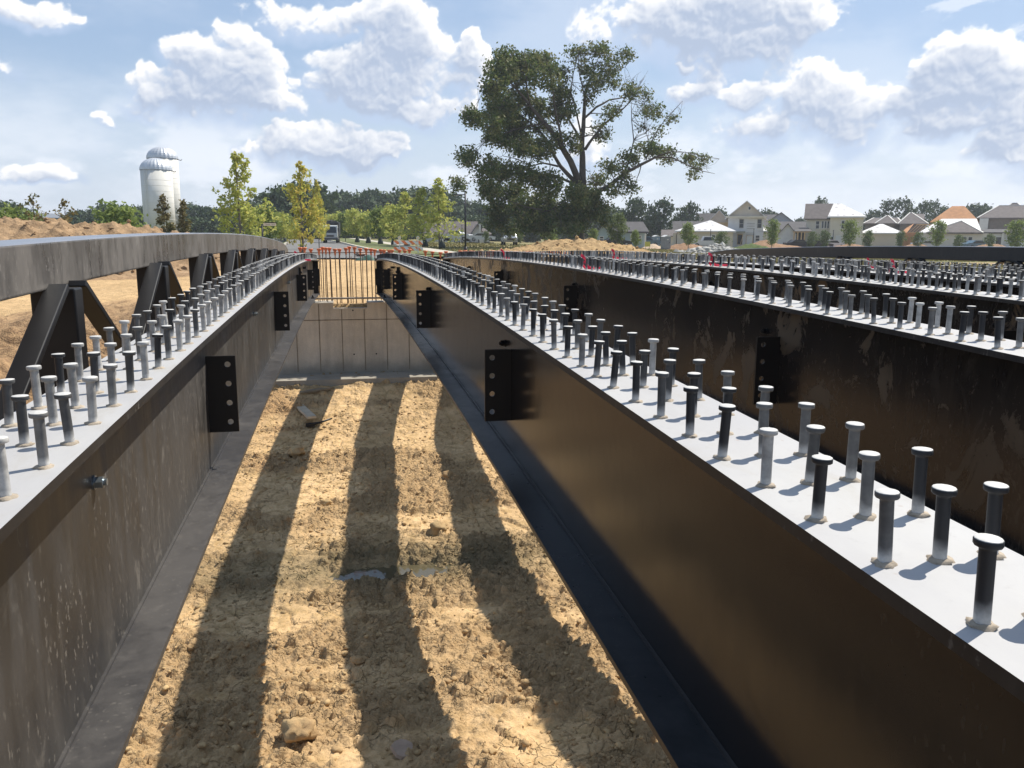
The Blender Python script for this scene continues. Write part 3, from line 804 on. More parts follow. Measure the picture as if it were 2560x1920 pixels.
# ------------------------------------------------------------------ kerb rails on brackets
M_RAILR = steel_black('right_rail_paint', .12, rough=.34, base=(.015, .017, .021), flecks=.08)
M_RTOP = mat('rail_top_dust_sky_sheen', (.20, .215, .25), .35, var=.15, scale=3, spec=.7)  # dust tone with a pale bluish sky reflection painted into the colour
def kerb_rail(x_in, sgn, off_b, label, web_x):
    """sgn -1: rail stands left of x_in"""
    T = empty('kerb_rail', (x_in, YA, 0), 0, label, 'steel rail', 'kerb rails along the bridge edges')
    def P(o): o.location = (-x_in, -YA, 0); return o
    x0, x1 = sorted((x_in, x_in+sgn*.19))
    # rail: rounded rectangle swept along the arch, dipping at the end
    R = .010; H = .165; cs = []
    for cx, cz, a0 in ((x1-R, R, -90), (x1-R, H-R, 0), (x0+R, H-R, 90), (x0+R, R, 180)):
        for k in range(4):
            an = radians(a0+90*k/3); cs.append((cx+R*cos(an), cz+R*sin(an)))
    n = 70; V = []; Fq = []; m = len(cs)
    for i in range(n+1):
        y = YA+.1+(15.95-YA-.1)*i/n
        z = zt(y)+off_b-.07*max(0, (y-14.4)/1.5)**2
        for (cx, cz) in cs: V.append((cx, y, z+cz))
    for i in range(n):
        for k in range(m): Fq.append((i*m+k, (i+1)*m+k, (i+1)*m+(k+1) % m, i*m+(k+1) % m))
    a = MB(); a.add(V, Fq, 0, False); a.f += [tuple(range(m)), tuple(n*m+k for k in reversed(range(m)))]; a.m += [0, 0]; a.sm += [False, False]
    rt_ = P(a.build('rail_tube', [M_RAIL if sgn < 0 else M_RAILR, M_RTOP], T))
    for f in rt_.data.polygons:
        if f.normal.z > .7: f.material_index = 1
    xi = x_in+sgn*-.062 if sgn < 0 else x_in-.0
    for k in range(-2, 9):
        y = 3.22+1.547*k; z0 = zt(y)
        if y > 15.2 or y < YA+.5: continue
        pw0, pw1 = (x_in+.062, x_in-.085) if sgn < 0 else (x_in-.062, x_in+.085)
        pw0, pw1 = sorted((pw0, pw1))
        mb = MB(); mb.box(pw0, pw1, y-.045, y+.045, z0-.42+off_b, z0+off_b-.001)
        br = P(mb.build('bracket', M_BLACK, T, bevel=.006))
        mb = MB()
        wy0, wy1 = sorted((web_x+sgn*.02, pw1 if sgn > 0 else pw0))
        mb.box(wy0, wy1, y-.05, y+.05, z0-.45+off_b, z0-.35+off_b)
        P(mb.build('outrigger', M_BLACK, T))
        for s in (-1, 1):
            mb = MB(); xm = pw1-.037 if sgn < 0 else pw0+.037
            p0 = (xm, y+s*.10, z0+off_b+.01); p1 = (xm, y+s*.78, z0+off_b-.40)
            wx = .036; t = .013
            vs = []
            dy, dz = p1[1]-p0[1], p1[2]-p0[2]; Ld = sqrt(dy*dy+dz*dz); ny, nz = -dz/Ld*t, dy/Ld*t
            for (py, pz) in ((p0[1], p0[2]), (p1[1], p1[2])):
                for xx in (xm-wx, xm+wx):
                    for q in (-1, 1): vs.append((xx, py+q*ny, pz+q*nz))
            mb.add(vs, [(0, 1, 3, 2), (4, 6, 7, 5), (0, 4, 5, 1), (2, 3, 7, 6), (0, 2, 6, 4), (1, 5, 7, 3)])
            P(mb.build('brace', M_BLACK, T, bevel=.004))
    return T
kerb_rail(-.992, -1, .128, 'long dusty grey tube rail on splayed brackets at left edge of bridge', X0G)
kerb_rail(7.14, 1, .018, 'long black tube rail on splayed brackets, in front of the houses', X0G+6*SP)
# ------------------------------------------------------------------ things at the far abutment
def tube_obj(name, pts, r, m, parent=None, n=8):
    return MB().tube(pts, r, n).build(name, m, parent)
def rebars():
    rr = random.Random(8)
    caps = [(190,805),(232,805),(290,818),(350,816),(388,801),(422,806),(460,807),(512,818),(555,818),(608,808),(640,796),(690,800),(745,814),(795,812),
            (840,815),(872,822),(922,822),(965,826),(1000,828),(1035,826),(1100,826),(1145,830),(1195,822),(1345,836),(1410,842),(1475,848),(1525,840),(1580,852),
            (1662,834),(1712,832),(1757,835),(1790,837),(1838,838),(1872,838),(1930,843),(2000,836),(2045,842),(2100,838),(2170,840)]
    pts = [(700+x*.27125, 400+y*.27125) for x, y in caps]
    pts += [(1200+x*.27125, 500+y*.27125) for x, y in [(25,472),(70,476),(120,466),(160,478),(205,474),(240,468),(290,474),(340,472),(370,476),(430,474),(460,470),(500,480),(545,478),(580,482),(640,474),(680,470),(730,476),(780,480),(830,480)]]
    proto = None
    for i, (u, v) in enumerate(pts):
        D = 15.45 if (i % 2) else 15.62
        p = at(u, v, D); x, z = p[0], p[2]
        zb = -1.38
        gap = 752 < u < 950
        t = empty('rebar', (x, D, zb), 0, None, 'rebar')
        lean = rr.uniform(-.03, .03)
        if proto is None:
            m = MB(); L = .98; m.tube([(0, 0, 0), (0, 0, L)], .0085, 7)
            bar = m.build('bar', M_RUST, t)
            m = MB(); m.tube([(0, 0, L-.10), (0, 0, L-.055), (0, 0, L-.012)], [.014, .017, .034], 10); m.tube([(0, 0, L-.012), (0, 0, L+.004), (0, 0, L+.010)], [.041, .041, .036], 12)
            cap = m.build('safety_cap', M_CAP, t)
            proto = (bar, cap)
        else:
            for q in proto:
                c = q.copy(); COL.objects.link(c); c.parent = t
        t.scale = (1, 1, (z-zb)/.99); t.rotation_euler = (rr.uniform(-.02, .02), lean*.5, 0)
        t['group'] = 'capped rebars along the far abutment'
        t['label'] = ('orange capped rebar at the far end of the left girder' if u < 752 else 'orange capped rebar standing in the opening between the two nearest girders' if u < 950 else
                      'orange capped rebar showing over the girder right of the gap, near the barricade' if u < 1100 else 'orange capped rebar between lamp post and low orange dirt row' if u < 1215 else 'orange capped rebar in front of the oak, seen over the second right girder')
    # uncapped shorter ones in the opening
    for i, u in enumerate([775, 792, 812, 828, 847, 868, 905, 917, 938, 802, 880]):
        D = 15.55; p = at(u, 640+rr.uniform(-6, 10), D)
        m = MB(); L = p[2]+1.38; m.tube([(0, 0, 0), (rr.uniform(-.02, .02), 0, L)], .0065, 6)
        o = m.build('rebar', M_RUST, None, (p[0], D, -1.38)); setup(o, 'thin rusty rebar without a cap standing between the capped ones', 'rebar', 'uncapped rebars in the opening')
    for x0, x1, z, lab in ((-1.6, 1.0, -.375, 'rusty horizontal rebar tied across the uprights in the opening'), (1.3, 6.5, -.41, 'rusty horizontal rebar tied behind the right hand girders')):
        o = tube_obj('rebar', [(x0, 15.53, z), ((x0+x1)/2, 15.53, z-.01), (x1, 15.53, z+.005)], .0075, M_RUST, None, 7); setup(o, lab, 'rebar')
rebars()
o = MB().box(-.62, .86, 14.90, 14.98, -1.175, -1.148).build('flat_bar', mat('galvanised_strap', (.34, .31, .27), .5, .3, scale=20)); setup(o, 'flat steel strap spanning the gap along the top of the far wall', 'steel bar')

def clod_mesh(a, c, r, rr, mi=0, sub=1, flat=.75):
    bm = bmesh.new(); bmesh.ops.create_icosphere(bm, subdivisions=sub, radius=1)
    k = Vector((rr.uniform(.75, 1.3), rr.uniform(.7, 1.25), rr.uniform(.55, 1.)*flat))
    ang = rr.uniform(0, 6.28); ca, sa = cos(ang), sin(ang)
    ph = [rr.uniform(0, 6.28) for _ in range(6)]
    vs = []
    for v in bm.verts:
        p = v.co.copy(); q = 1+.26*sin(3.1*p.x+ph[0])*sin(2.7*p.y+ph[1])+.14*sin(5.3*p.z+ph[2]+3*p.x)+.09*sin(9*p.x+ph[3])*sin(8*p.y+ph[4])+rr.uniform(-.16, .16)
        p = Vector((p.x*k.x, p.y*k.y, p.z*k.z))*q*r
        vs.append((c[0]+p.x*ca-p.y*sa, c[1]+p.x*sa+p.y*ca, c[2]+p.z))
    fs = [tuple(v.index for v in f.verts) for f in bm.faces]; bm.free()
    a.add(vs, fs, mi)
def clod_mat():
    g = newmat('clod_dirt'); n = g.noise(g.pos, 18, 6, .65); n1 = g.noise(g.pos, 1.2, 4, .6)
    c = g.mix(g.smooth(n, .35, .68), (.58, .41, .21, 1), (.42, .285, .15, 1)); c = g.mix(g.math('MULTIPLY', g.smooth(n1, .45, .6), .5), c, (.36, .23, .12, 1))
    y = g.math('SUBTRACT', g.sep(g.pos)[1], 8.0); w = g.math('SUBTRACT', 1., g.math('MULTIPLY', g.math('MULTIPLY', y, y), .9), clamp=True)
    c = g.mix(g.math('MULTIPLY', w, .6), c, (.15, .13, .075, 1))
    g.inp(g.b.inputs['Base Color'], c); g.b.inputs['Roughness'].default_value = .95; g.b.inputs['Specular IOR Level'].default_value = .2
    g.inp(g.b.inputs['Normal'], g.bump(n, .9, .01)); return g.m
M_CLOD = clod_mat()
for i, (x, y, r, lab) in enumerate([(-.365, 4.88, .098, 'biggest dirt clod, with a dark hollow, at the near end of the pit'),
      (-.30, 9.85, .075, 'round dirt clod standing in the lit strip beyond the puddle'),
      (1.28, 10.6, .075, 'dirt clod at the edge of the shadow beside the right hand girder'),
      (-.75, 11.9, .10, 'low dirt clod in the shadow below the left girder'),
      (.95, 8.85, .11, 'wide dirt clod right behind the puddle'),
      (.02, 6.05, .052, 'pointed dirt clod on the lit strip of the near pit floor')]):
    a = MB(); clod_mesh(a, (0, 0, 0), r, random.Random(i+3), 0, 3, .9)
    o = a.build('dirt_clod', M_CLOD, None, (x, y, float(gh(x, y))+r*.38)); setup(o, lab, 'clod')
    for f in o.data.polygons: f.use_smooth = True
a = MB(); vs = []
for k in range(11): an = 2*pi*k/11; vs.append((.07*cos(an)*(1+.15*sin(3*an)), .085*sin(an), 0))
a.add(vs+[(x*.9, y*.9, .018) for x, y, z in vs], [(k, (k+1) % 11, 11+(k+1) % 11, 11+k) for k in range(11)]+[tuple(11+k for k in range(11))])
o = a.build('flat_stone', mat('pinkish_stone', (.40, .29, .21), .85, var=.2, scale=12, bump=.3), None, (.26, 4.62, float(gh(.26, 4.62))+.02)); o.rotation_euler = (.12, .1, 0); setup(o, 'flat pinkish stone in the shadow at the near pit floor', 'stone')
def loose():
    rr = random.Random(77); a = MB()
    nrg = np.random.RandomState(5)
    X = nrg.uniform(-1.75, 2.4, 9000); Y = 4.0+11.0*nrg.uniform(0, 1, 9000)**1.15
    pw = fbm(X*1., Y*2.2, .8, 3, 201)
    keep = (pw+nrg.uniform(-.35, .35, 9000)) > .12
    X = X[keep][:4200]; Y = Y[keep][:4200]
    # ready-made lumps, copied as arrays
    base = []
    for i in range(10):
        m = MB(); clod_mesh(m, (0, 0, 0), 1., random.Random(900+i), 0, 2 if i < 3 else 1, .8); base.append((np.array(m.v), np.array(m.f)))
    VV = []; FF = []; nb = 0
    for x, y in zip(X, Y):
        r = min(.028, .007+.008*abs(rr.gauss(0, 1))**1.5+.004*rr.random()); V, Fq = base[rr.randrange(3) if r > .03 else rr.randrange(10)]
        an = rr.uniform(0, 6.28); R = np.array([[cos(an), -sin(an), 0], [sin(an), cos(an), 0], [0, 0, 1]])
        VV.append(V@R.T*r+np.array([x, y, float(gh(x, y))+r*.12])); FF.append(Fq+nb); nb += len(V)
    o = mesh_np('loose_dirt', np.concatenate(VV), np.concatenate(FF), M_CLOD, smooth=False); setup(o, 'crumbled lumps of dirt strewn over the pit floor', 'loose dirt', None, 'stuff')
loose()
# plank with a dark metal foot, strip of bark
a = MB(); a.box(-.07, .07, -.48, .48, -.018, .018); x, y = -.60, 13.35
o = a.build('plank', mat('weathered_wood', (.52, .45, .34), .8, var=.15, scale=6), None, (-.70, 13.55, float(gh(-.70, 13.55))+.06)); o.rotation_euler = (.05, 0, radians(17)); setup(o, 'weathered grey plank lying in the first shadow band', 'plank')
a = MB(); a.tube([(0, 0, 0), (.16, .03, .02), (.30, .10, .05), (.34, .16, .05)], [.028, .018, .015, .012], 7); a.box(-.06, .08, -.03, .05, -.03, .02)
o = a.build('metal_bracket', M_DK, None, (-.60, 13.08, float(gh(-.6, 13.08))+.05)); setup(o, 'small dark metal bracket at the near end of the plank', 'bracket')
a = MB(); a.tube([(-.28, -.05, 0), (-.1, -.04, .02), (.1, .02, .03), (.3, .1, .03)], [.02, .035, .035, .012], 6)
o = a.build('wood_strip', mat('bark_strip', (.22, .19, .14), .9, var=.2, scale=8), None, (-.52, 14.25, float(gh(-.52, 14.25))+.03)); setup(o, 'curved strip of wood lying near the far wall', 'stick')

# survey ribbons tied round studs
def ribbon(x, y, z, lab, k, drop=True):
    rr = random.Random(k); a = MB()
    def strip(pts, w):
        vs = []; 
        for i, p in enumerate(pts):
            p = Vector(p); tw = rr.uniform(-.6, .6)+i*.25
            vs += [tuple(p+Vector((cos(tw)*w*.3, sin(tw)*w*.3, w/2))), tuple(p-Vector((cos(tw)*w*.3, sin(tw)*w*.3, w/2)))]
        a.add(vs, [(2*i, 2*i+1, 2*i+3, 2*i+2) for i in range(len(pts)-1)])
    N = 10; strip([(.0125*cos(2*pi*i/N), .0125*sin(2*pi*i/N), .055) for i in range(N+1)], .018)
    strip([(0, -.013, .06), (-.012, -.03, .085), (-.03, -.035, .10), (-.045, -.03, .108)], .022)
    strip([(0, -.013, .055), (.006, -.022, .035), (.02, -.028, .012), (.06, -.03, .006), (.12, -.025, .009), (.15, -.03, .006)], .022)
    strip([(0, .013, .05), (-.01, .02, .03), (.01, .02, .004)], .02)
    o = a.build('survey_ribbon', M_TAPE, None, (x, y, z)); setup(o, lab, 'ribbon')
def on_g(gi, y, dx): return (X0G+SP*gi+dx, y, zt(y)+OFF[gi])
for gi, y, dx, lab in [(2, 6.25, -.06, 'red survey ribbon with long tail trailing over the second girder right of the gap'),
                       (3, 6.6, -.07, 'bright red survey ribbon lying across the third girder right of the gap'),
                       (3, 9.2, -.07, 'red survey ribbon draped over studs farther along the third girder right of the gap'),
                       (4, 6.0, .0, 'red survey ribbon on the fourth girder right of the gap, under the right rail bracket'),
                       (5, 8.1, .0, 'small red survey ribbon on the fifth girder right of the gap'),
                       (0, 10.6, -.0, 'red survey ribbon on the studs near the far end of the left girder'),
                       (2, 9.6, -.06, 'faint red survey ribbon among the far studs of the second girder right of the gap')]:
    ribbon(*on_g(gi, y, dx), lab, gi*10+int(y))

# ------------------------------------------------------------------ heaps
def heap(name, label, cat, crest, width, res, m, rough=.2, seed=0, zb=None, clod_sz=1.2, lumps=0, mlump=None, lr=(.05, .2)):
    """heap of earth: crest = [(x, y, z_top, half_width)], slopes run down to the ground on both sides"""
    C = np.array(crest, float)
    x0, x1 = (C[:, 0]-C[:, 3]*1.1).min(), (C[:, 0]+C[:, 3]*1.1).max(); y0, y1 = (C[:, 1]-C[:, 3]*1.1).min(), (C[:, 1]+C[:, 3]*1.1).max()
    cx, cy = (x0+x1)/2, (y0+y1)/2
    xs = np.arange(x0, x1+res, res); ys = np.arange(y0, y1+res, res); X, Y = np.meshgrid(xs, ys)
    best = np.full(X.shape, -1e9); zb_ = base_h(X, Y)
    Wx = X+width*.22*fbm(X, Y, .7/width, 4, seed+90); Wy = Y+width*.22*fbm(X, Y, .7/width, 4, seed+95)
    segs = [(C[i], C[i+1]) for i in range(len(C)-1)] if len(C) > 1 else [(C[0], C[0]+1e-3)]
    for A_, B_ in segs:
        dx, dy = B_[0]-A_[0], B_[1]-A_[1]; t = np.clip(((Wx-A_[0])*dx+(Wy-A_[1])*dy)/(dx*dx+dy*dy+1e-9), 0, 1)
        d = np.hypot(Wx-A_[0]-t*dx, Wy-A_[1]-t*dy)/(A_[3]*(1-t)+B_[3]*t); top = A_[2]*(1-t)+B_[2]*t
        pr_ = np.clip(1-d, 0, 1); pr_ = pr_**1.0*(1-.25*pr_)/.75*np.minimum(1, 1); pr_ = np.minimum(pr_, 1.)
        best = np.maximum(best, (top-zb_)*pr_)
    f1, r1, e1 = cell(X, Y, clod_sz, seed); f2, r2, e2 = cell(X, Y, clod_sz*2.6, seed+3); f3, r3, e3 = cell(X, Y, clod_sz*6, seed+5)
    D = fbm(X, Y, .8*clod_sz, 5, seed+7)*.5+np.clip(.6-f1, 0, 1)*(r1 > .35)*.9+np.clip(.6-f2, 0, 1)*.5+np.clip(.6-f3, 0, 1)*.22-.3
    Z = zb_-.12+best+D*rough*sstep(best, 0.02, .5)
    nx = len(xs); V = np.stack([X-cx, Y-cy, Z], -1).reshape(-1, 3)
    I = (np.arange(len(ys)-1)[:, None]*nx+np.arange(nx-1)[None, :]).ravel(); Fq = np.stack([I, I+1, I+1+nx, I+nx], -1)
    keep = (best > -.5).ravel()
    bmask = (best.ravel()[Fq].max(1) > .0)
    Fq = Fq[bmask]
    if lumps:
        rr = random.Random(seed); t = empty(name, (cx, cy, 0)); o = mesh_np('mound', V, Fq, m, t, smooth=True)
        a = MB()
        for i in range(lumps):
            ii = rr.randrange(len(Fq)); p = V[Fq[ii][0]]
            r = rr.uniform(*lr)*(rr.random()**1.2+.3); clod_mesh(a, (p[0], p[1], p[2]+r*.2), r, rr, 0, 1, .9)
        l = a.build('rubble', mlump or m, t); l['kind'] = 'stuff'
        o = t
    else:
        o = mesh_np(name, V, Fq, m, smooth=True); o.location = (cx, cy, 0)
    setup(o, label, cat); return o
def soil(name, a_, b_, sc=2.):
    g = newmat(name); n = g.noise(g.pos, sc, 7, .68); n2 = g.noise(g.pos, sc*7, 5, .65)
    c = g.mix(g.smooth(n, .36, .66), c4(a_), c4(b_)); c = g.vmath('SCALE', c, scale=g.lin(n2, .3, .7, .84, 1.12))
    g.inp(g.b.inputs['Base Color'], c); g.b.inputs['Roughness'].default_value = .95; g.b.inputs['Specular IOR Level'].default_value = .15
    g.inp(g.b.inputs['Normal'], g.bump(n2, .9, .06)); return g.m
M_BROWN = soil('brown_soil', (.43, .29, .17), (.25, .165, .095)); M_TANS = soil('tan_soil', (.50, .345, .175), (.34, .22, .11)); M_REDS = soil('reddish_soil', (.36, .22, .13), (.26, .155, .09))
def cp(u, v, D, w): p = at(u, v, D); return (p[0], p[1], p[2], w)
heap('dirt_berm', 'long brown berm of loose clods behind the left rail', 'dirt berm',
     [cp(-260, 530, 38, 5.5), cp(-90, 532, 38, 5.5), cp(40, 538, 37.5, 5.5), cp(130, 541, 37.5, 5.5), cp(200, 546, 38, 5.5), cp(300, 556, 38.5, 5.), cp(400, 567, 39.5, 4.6), cp(500, 577, 41, 4.), cp(560, 590, 42.5, 3.)],
     5.5, .10, M_BROWN, rough=.36, seed=5, clod_sz=1.9, lumps=1100, lr=(.03, .11))
heap('dirt_mound', 'broad tan dirt mound below the big oak', 'dirt mound',
     [cp(1260, 628, 58, 2.4), cp(1340, 605, 60, 3.8), cp(1400, 596, 60, 4.6), cp(1480, 593, 60, 4.8), cp(1540, 603, 60, 4.2), cp(1600, 620, 59, 3.2), cp(1680, 632, 57, 2.4)],
     4.5, .12, M_TANS, rough=.30, seed=15, clod_sz=1.6, lumps=500, lr=(.04, .13))
heap('dirt_mound', 'low row of orange dirt lumps between the capped rebars and the silver pickup', 'dirt mound',
     [cp(1175, 630, 46, 1.2), cp(1230, 618, 47, 1.5), cp(1300, 622, 47, 1.5), cp(1400, 628, 46, 1.4)], 1.5, .08, M_TANS, rough=.35, seed=25, clod_sz=2.2)
heap('dirt_mound', 'reddish soil heap beside the portable toilet', 'dirt mound', [cp(1715, 604, 126, 4.5), cp(1730, 607, 126, 4)], 4., .35, M_REDS, rough=.25, seed=35, clod_sz=.8)
heap('dirt_mound', 'reddish brown soil heap in front of the gabled house', 'dirt mound', [cp(1890, 606, 126, 4), cp(1915, 598, 126, 5), cp(1950, 608, 126, 5), cp(1985, 612, 126, 4)], 4., .35, M_REDS, rough=.25, seed=45, clod_sz=.8)
heap('dirt_mound', 'brown soil heap in front of the white roofed corner house', 'dirt mound', [cp(2090, 611, 124, 3.5), cp(2120, 606, 124, 4), cp(2150, 611, 124, 3.5)], 4., .35, M_REDS, rough=.25, seed=55, clod_sz=.8)
heap('dirt_mound', 'small tan soil heap before the long beige wall', 'dirt mound', [cp(2268, 611, 122, 3), cp(2290, 604, 122, 3.4), cp(2310, 611, 122, 3)], 3., .35, M_REDS, rough=.2, seed=65, clod_sz=.8)
heap('dirt_mound', 'small tan soil heap before the patio doors at the right', 'dirt mound', [cp(2465, 607, 122, 3), cp(2490, 607, 122, 3)], 3., .35, M_REDS, rough=.2, seed=75, clod_sz=.8)
heap('sand_pile', 'small pale sand pile left of the grey portable toilet', 'sand pile', [cp(1634, 607, 130, 2.2)], 2., .25, soil('pale_sand', (.6, .46, .33), (.5, .38, .26)), rough=.08, seed=85, clod_sz=.8)
M_RUB = mat('broken_concrete', (.42, .41, .38), .85, var=.35, scale=.8)
heap('rubble_pile', 'pile of broken grey concrete with weeds in front of the white roofed garage', 'rubble pile', [cp(1735, 628, 96, 2.), cp(1770, 615, 96, 3.), cp(1800, 612, 96, 3.), cp(1840, 624, 96, 2.2)], 3., .3, mat('rubble_base', (.27, .26, .20), .9, var=.4, scale=1.), rough=.4, seed=95, lumps=420, mlump=M_RUB, lr=(.12, .42))

# ------------------------------------------------------------------ trees
def leaf_mat(name, c1, c2, c3=None, tr=.25):
    g = newmat(name)
    r = g.island; n = g.noise(g.pos, .9, 3, .5)
    c = g.mix(g.lin(r, 0, 1), c4(c1), c4(c2))
    if c3: c = g.mix(g.smooth(g.math('ADD', n, g.math('MULTIPLY', r, .3)), .62, .80), c, c4(c3))
    g.inp(g.b.inputs['Base Color'], c); g.b.inputs['Roughness'].default_value = .6; g.b.inputs['Specular IOR Level'].default_value = .25
    t = g.m.node_tree.nodes.new('ShaderNodeBsdfTranslucent'); g.inp(t.inputs[0], c)
    mx = g.m.node_tree.nodes.new('ShaderNodeMixShader'); mx.inputs[0].default_value = tr
    out = g.m.node_tree.nodes['Material Output']
    g.m.node_tree.links.new(g.b.outputs[0], mx.inputs[1]); g.m.node_tree.links.new(t.outputs[0], mx.inputs[2]); g.m.node_tree.links.new(mx.outputs[0], out.inputs[0])
    return g.m
M_OAK = leaf_mat('oak_leaves', (.065, .105, .030), (.15, .20, .055), (.21, .21, .08), .38)
M_YEL = leaf_mat('young_tree_leaves', (.36, .42, .10), (.64, .64, .19), (.52, .50, .14), .5)
M_YEL2 = leaf_mat('autumn_tree_leaves', (.40, .42, .09), (.68, .62, .14), (.58, .46, .10), .5)
M_GRN = leaf_mat('fresh_green_leaves', (.16, .22, .06), (.29, .35, .10), None, .4)
M_GRN2 = leaf_mat('mid_green_leaves', (.11, .15, .06), (.19, .24, .09), None, .35)
M_DARK = leaf_mat('woodland_leaves', (.040, .068, .034), (.085, .125, .05), None, .2)
M_CYP = leaf_mat('cypress_leaves', (.17, .14, .06), (.26, .21, .09), (.13, .14, .05), .3)
M_BARK = mat('bark', (.085, .07, .06), .9, var=.35, scale=1.2, bump=.6, bscale=6, bdist=.05)
M_BARKL = mat('young_bark', (.16, .135, .11), .9, var=.2, scale=3)
def leaves(centers, radii, counts, size, seed, per=14, crad=.5, flat=.8, asp=1.6):
    """clustered small leaf faces; centers (n,3), radii (n,3), counts (n)"""
    R = np.random.RandomState(seed); out = []
    for c, r, n in zip(centers, radii, counts):
        k = max(1, int(n/per)); u = R.normal(size=(k, 3)); u /= np.linalg.norm(u, axis=1)[:, None]; q = R.uniform(0, 1, (k, 1))**.42
        cc = np.array(c)+u*q*np.array(r)
        cl = np.repeat(cc, per, axis=0)+R.normal(size=(k*per, 3))*crad*np.array([1, 1, flat])
        out.append(cl)
    P = np.concatenate(out); N = len(P)
    nrm = R.normal(size=(N, 3))+np.array([0, 0, .5]); nrm /= np.linalg.norm(nrm, axis=1)[:, None]
    t = np.cross(nrm, R.normal(size=(N, 3))); t /= np.linalg.norm(t, axis=1)[:, None]; b = np.cross(nrm, t)
    s = size*R.uniform(.6, 1.3, (N, 1)); A = t*s*asp/2; B = b*s/2
    V = np.stack([P-A, P+B-A*.1, P+A, P-B-A*.1], 1).reshape(-1, 3); Fq = np.arange(N*4).reshape(N, 4)
    return V, Fq
def mtube(a, p, q, r0, r1, rr, n=5, k=3, wob=.06):
    p = Vector(p); q = Vector(q); L = (q-p).length; pts = [p]
    for i in range(1, k): pts.append(p.lerp(q, i/k)+Vector((rr.uniform(-1, 1), rr.uniform(-1, 1), rr.uniform(-.3, 1)))*L*wob)
    pts.append(q); a.tube(pts, [r0+(r1-r0)*i/k for i in range(k+1)], n, 0, False)
